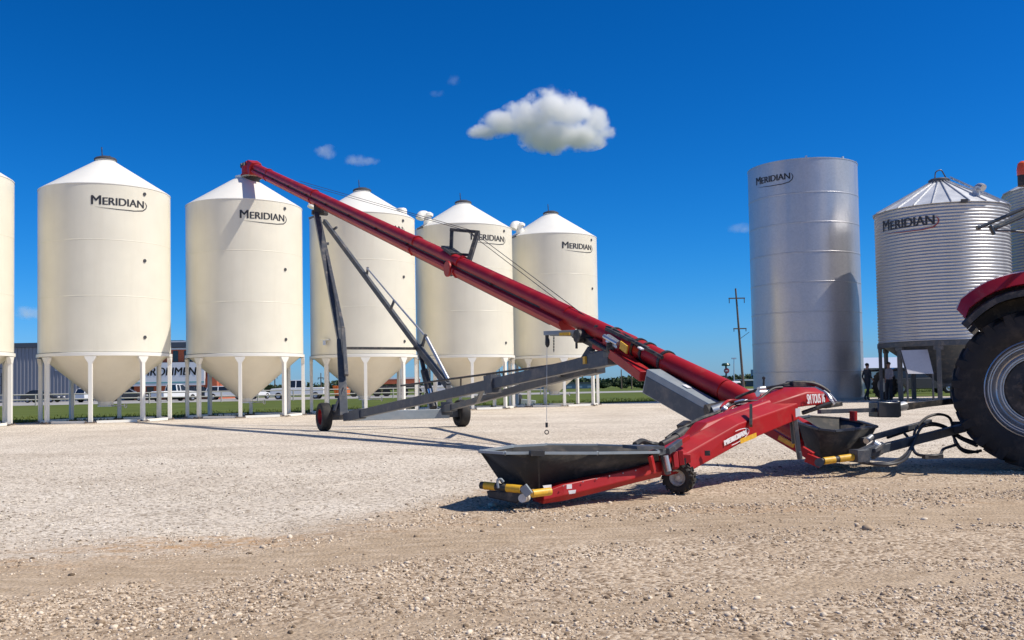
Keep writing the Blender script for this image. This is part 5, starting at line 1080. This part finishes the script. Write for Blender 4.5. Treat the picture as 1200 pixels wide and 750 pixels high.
for x_ in (PX(416, Y), PX(431, Y)): b = MB(); b.tube((x_, Y-1.1, .45), (x_, Y-.8, .45), .44); b.build('wheel', 'tyre', t)
# pipe rail fence
t = thing('pipe_rail_fence', (-30, 84, 0), 'pale pipe rail fence running along the far side of the grass verge', 'fence')
def fx(X): return np.interp(X, [-110, -26, 12], [62.5, 88, 107])
for k in range(26):
    x_ = -58+k*2.9
    if x_ > 4: break
    b = MB(); b.tube((x_, fx(x_), 0), (x_, fx(x_), 1.02), .06, n=10); b.build('post', 'concrete', t)
b = MB()
for z_ in (.55, .98): b.path([(-70, fx(-70), z_), (-26, fx(-26), z_), (4, fx(4), z_)], .055, 8, samples=1)
b.build('rail', 'concrete', t)
# poles
def pole(px, pyt, pyb, Y, lean, label, r=.14, arms=(), name='utility_pole', group='utility poles', m='wood'):
    bx_ = PX(px, Y); top_ = at(px+lean, pyt, Y); t = thing(name, (bx_, Y, 0), label, 'pole', group)
    b = MB(); b.tube((bx_, Y, 0), top_, r, r*.6, n=12); b.build('shaft', m, t)
    base = V((bx_, Y, 0))
    for (py, hw, dx) in arms:
        k = (py-pyt)/(450-pyt); c = top_.lerp(base, k); b = MB(); b.bar(c+V((-hw+dx, -.18, 0)), c+V((hw+dx, -.18, 0)), .11, .14); a_ = b.build('crossarm', m, t)
        for sx in (-1, 1): b = MB(); q = c+V((sx*hw*.92+dx, -.18, -.05)); b.tube(q, q-V((0, 0, .55 if hw > .8 else .3)), .05, n=8); b.build('insulator', 'black_part', a_)
    return t, top_, base
tpole, tt2, bb2 = pole(871, 338, 457, 120, -9, 'tall leaning wooden utility pole with two crossarms, left of the smooth tank', .17, ((349, 1.0, 0), (382.5, .8, 0.1)))
b = MB(); k = tt2.lerp(bb2, .50); b.tube(k, k+V((1.2, 0, .85)), .03); b.build('bracket', 'black_part', tpole)
for px, pyt, lb in ((728, 433, 'thin pole standing before the tree mound, left one of the pair'), (740, 430, 'thin pole standing before the tree mound, right one of the pair'), (518, 428, 'thin pole seen between the fourth and fifth bins'), (322, 436, 'thin pole just left of the white crew-cab pickup'), (376, 437, 'thin pole just right of the white crew-cab pickup'), (447, 441, 'short thin pole behind the fourth bin hopper'), (585, 432, 'thin pole seen between the fifth and sixth bins')):
    pole(px, pyt, 456, 175, 0, lb, .13, ((pyt+3, .5, 0),) if px < 700 else ())
t, tt3, _ = pole(860, 420, 455, 150, 0, 'pale lamp post between the red roadside sign and utility pole', .10, name='lamp_post', group='lamp posts', m='steel')
b = MB(); b.box(tt3, (.7, .3, .2)); b.build('lamp_head', 'steel', t)
Y = 150; t = thing('roadside_sign', (PX(851, Y), Y, 0), 'roadside sign with dark disc above a red and white panel on one post', 'sign'); b = MB(); zz = lambda py: PZ(851, py, Y)
b.tube((PX(851, Y), Y, 0), (PX(851, Y), Y, zz(428)), .14); b.build('post', 'roof_dark', t)
b = MB(); b.lathe([(0, .35), (.5, .3), (.68, .05), (.6, -.1), (0, -.12)], (PX(851, Y), Y, zz(428)), n=20); b.build('top_disc', 'green_paint', t)
b = MB(); b.tube((PX(851.3, Y), Y-.25, zz(434.5)), (PX(851.3, Y), Y-.1, zz(434.5)), .42, n=24); b.build('panel', 'red_tractor', t)
b = MB(); b.box((PX(851, Y), Y-.28, zz(434.5)), (.45, .03, .14)); b.build('band', 'white_paint', t)
# small white and black box machine near sixth bin
g = gp(611, 475); t = thing('bin_fan', (g.x, g.y, 0), 'small black and white fan unit on the gravel beside the grey arm', 'fan'); b = MB(); b.lathe([(.0, -.2), (.28, -.2), (.3, 0), (.26, .2), (0, .2)], (g.x-.2, g.y, .32), (1, -.3, 0), 24); b.build('housing', 'black_part', t)
b = MB(); b.sweep([(-.2, -.15), (.2, -.15), (.2, .12), (-.2, .12)], (g.x, g.y, .22), (g.x+.75, g.y-.1, .16), s1=.7); b.build('duct', 'white_paint', t, bevel=.01)
# ------------------------------------------------------------------ VEGETATION
lm = mat('leaf', (0.045, 0.075, 0.028), .8, var=.45, vscale=.35)
def crown(c, rx, ry, rz, n, leaf, seed, name='crown', parent=None, floor=0.2):
    r = np.random.default_rng(seed); K = 16
    cen = r.normal(0, 1, (K, 3)); cen /= np.linalg.norm(cen, axis=1)[:, None]; cen *= r.uniform(.25, .78, (K, 1)); rad = r.uniform(.25, .5, K)
    k = r.integers(0, K, n); d = r.normal(0, 1, (n, 3)); d /= np.linalg.norm(d, axis=1)[:, None]; p = cen[k]+d*rad[k][:, None]*r.uniform(.55, 1, (n, 1))**.4
    p = p*np.array([rx, ry, rz])+np.array(c); p = p[p[:, 2] > floor]; n = len(p)
    a = r.normal(0, 1, (n, 3)); a /= np.linalg.norm(a, axis=1)[:, None]; b_ = np.cross(a, r.normal(0, 1, (n, 3))); b_ /= np.linalg.norm(b_, axis=1)[:, None]
    s = leaf*r.uniform(.5, 1.3, (n, 1)); vs = np.stack([p-a*s, p+b_*s*.6, p+a*s, p-b_*s*.6], 1).reshape(-1, 3)
    return vs, np.arange(4*n).reshape(-1, 4)
def tree(px, Y, wpx, pyt, label, seed):
    x_ = PX(px, Y); H = PZ(px, pyt, Y); rx = wpx/F*Y/2; t = thing('tree', (x_, Y, 0), label, 'tree', 'far trees')
    vs, fs = crown((x_, Y, H*.52), rx, rx, H*.50, 2600, max(.25, H*.05), seed); o = V((x_, Y, 0)); me = D.meshes.new('crown'); me.from_pydata([tuple(V(v)-o) for v in vs], [], fs.tolist()); me.materials.append(lm); ob = D.objects.new('crown', me); C.objects.link(ob); ob.parent = t
    b = MB(); b.tube((x_, Y, 0), (x_, Y, H*.6), .25, .1, n=8)
    for k in range(4): a = k*1.6; b.tube((x_, Y, H*(.25+.08*k)), (x_+math.cos(a)*rx*.5, Y+math.sin(a)*rx*.5, H*(.5+.06*k)), .1, .04, n=6)
    b.build('trunk', 'bark', t)
for i, (px, Y, wp, pt, lb) in enumerate(((752, 185, 42, 441.5, 'biggest rounded dark tree clump behind the two thin poles'), (728, 200, 22, 446, 'dark tree left of the tree clump and poles'), (775, 190, 30, 446, 'dark tree at the right of the clump, partly behind the red tube'), (706, 215, 20, 448.5, 'small dark tree just right of the last bin leg'), (868, 170, 12, 446, 'low bush at the foot of the utility pole'), (318, 170, 14, 452, 'small bush left of the white crew-cab pickup'))):
    tree(px, Y, wp, pt, lb, 50+i)
V_, F2_ = [], []; off = 0
for i in range(46):
    px = -40+i*29+random.uniform(-8, 8); Y = 420+random.uniform(-60, 60); x_ = (px-600)/F*Y; H = random.uniform(2.2, 5.0)
    vs, fs = crown((x_, Y, H*.45), 14, 6, H*.55, 700, .8, 100+i); V_.append(vs); F2_.append(fs+off); off += len(vs)
me = D.meshes.new('distant_woods'); me.from_pydata(np.concatenate(V_).tolist(), [], np.concatenate(F2_).tolist()); me.materials.append(lm); o = D.objects.new('distant_woods', me); C.objects.link(o); tag(o, 'thin dark tree line far off along the horizon', 'woods', kind='stuff')
# ------------------------------------------------------------------ CLOUDS
def cloud(px, py, Y, blobs, label, dens=0.06, nscale=0.06, thr=0.42, seed=0):
    nscale *= 1.7
    """blobs: (dx,dy,r) in photo px relative to the centre, r radius px (x), yscale"""
    c = at(px, py, Y); k = Y/F
    m = D.materials.new('cloud_vapour'); m.use_nodes = True; N = m.node_tree.nodes; L = m.node_tree.links; N.clear()
    out_ = N.new('ShaderNodeOutputMaterial'); pv = N.new('ShaderNodeVolumePrincipled'); L.new(pv.outputs[0], out_.inputs['Volume'])
    pv.inputs['Color'].default_value = (1, 1, 1, 1); pv.inputs['Anisotropy'].default_value = 0.0
    tc = N.new('ShaderNodeTexCoord')
    nz = N.new('ShaderNodeTexNoise'); nz.inputs['Scale'].default_value = nscale; nz.inputs['Detail'].default_value = 8; nz.inputs['Roughness'].default_value = .68
    mp = N.new('ShaderNodeMapping'); mp.inputs['Location'].default_value = (seed*13.1, seed*7.7, 0); L.new(tc.outputs['Object'], mp.inputs[0]); L.new(mp.outputs[0], nz.inputs['Vector'])
    acc = None; b = MB()
    for (dx, dy, rx, ry) in blobs:
        P0 = V((dx*k, random.uniform(-.3, .3)*rx*k, -dy*k)); R3 = V((rx*k, rx*k*.8, ry*k))
        b.ico(c+P0, 1.0, 3, (R3.x*1.05, R3.y*1.05, R3.z*1.05))
        sb = N.new('ShaderNodeVectorMath'); sb.operation = 'SUBTRACT'; L.new(tc.outputs['Object'], sb.inputs[0]); sb.inputs[1].default_value = P0
        dv = N.new('ShaderNodeVectorMath'); dv.operation = 'DIVIDE'; L.new(sb.outputs[0], dv.inputs[0]); dv.inputs[1].default_value = R3
        ln = N.new('ShaderNodeVectorMath'); ln.operation = 'LENGTH'; L.new(dv.outputs[0], ln.inputs[0])
        mm = N.new('ShaderNodeMapRange'); mm.inputs[1].default_value = 1.0; mm.inputs[2].default_value = 0.35; mm.inputs[3].default_value = 0; mm.inputs[4].default_value = 1; L.new(ln.outputs['Value'], mm.inputs[0])
        if acc is None: acc = mm.outputs[0]
        else: mx = N.new('ShaderNodeMath'); mx.operation = 'MAXIMUM'; L.new(acc, mx.inputs[0]); L.new(mm.outputs[0], mx.inputs[1]); acc = mx.outputs[0]
    a = N.new('ShaderNodeMath'); a.operation = 'MULTIPLY_ADD'; L.new(acc, a.inputs[0]); a.inputs[1].default_value = .95; nk = N.new('ShaderNodeMath'); nk.operation = 'MULTIPLY_ADD'; nk.inputs[1].default_value = 3.4; nk.inputs[2].default_value = -1.72; L.new(nz.outputs[0], nk.inputs[0]); L.new(nk.outputs[0], a.inputs[2])
    r = N.new('ShaderNodeMapRange'); r.inputs[1].default_value = .14; r.inputs[2].default_value = .95; r.inputs[4].default_value = dens; L.new(a.outputs[0], r.inputs[0])
    ml = N.new('ShaderNodeMath'); ml.operation = 'MULTIPLY'; L.new(r.outputs[0], ml.inputs[0]); g2 = N.new('ShaderNodeMath'); g2.operation = 'GREATER_THAN'; g2.inputs[1].default_value = 0.001; L.new(acc, g2.inputs[0]); L.new(g2.outputs[0], ml.inputs[1])
    L.new(ml.outputs[0], pv.inputs['Density'])
    o = b.build('cloud', m, None, smooth=0); me = o.data; me.transform(Matrix.Translation(-c)); o.location = c
    rm = o.modifiers.new('join', 'REMESH'); rm.mode = 'VOXEL'; rm.voxel_size = max(1.0, 3.2*k)
    tag(o, label, 'cloud', 'small clouds in the blue sky'); return o
cloud(635, 145, 900, [(-68, 9, 24, 10), (-44, 0, 32, 18), (-16, -6, 38, 24), (10, -18, 34, 26), (36, -16, 32, 24), (12, 12, 46, 22), (46, 16, 38, 19), (62, -2, 20, 20), (76, 14, 16, 9)], 'big puffy white cloud high above the last bin', .16, .035)
cloud(382, 179, 900, [(0, 0, 15, 10)], 'small puffy cloud above the spout end, left one of the pair', .035, .07, .36, 1)
cloud(423, 188, 900, [(-6, 0, 17, 8), (10, 1, 14, 6)], 'small flat cloud above the tube, right one of the pair', .03, .07, .36, 2)
cloud(512, 109, 900, [(0, 0, 11, 5)], 'faint wisp of cloud high up, lower one of the two wisps', .012, .08, .36, 3)
cloud(531, 95, 900, [(0, 0, 10, 8)], 'faint wisp of cloud high up, upper one of the two wisps', .014, .08, .36, 4)
cloud(868, 268, 900, [(-4, 0, 16, 7), (8, 1, 10, 5)], 'small cloud just left of the tall smooth tank', .02, .07, .36, 5)
cloud(35, 367, 1400, [(0, 0, 22, 9), (-8, -3, 12, 6)], 'low cloud between the first and second bins', .02, .05, .36, 6)
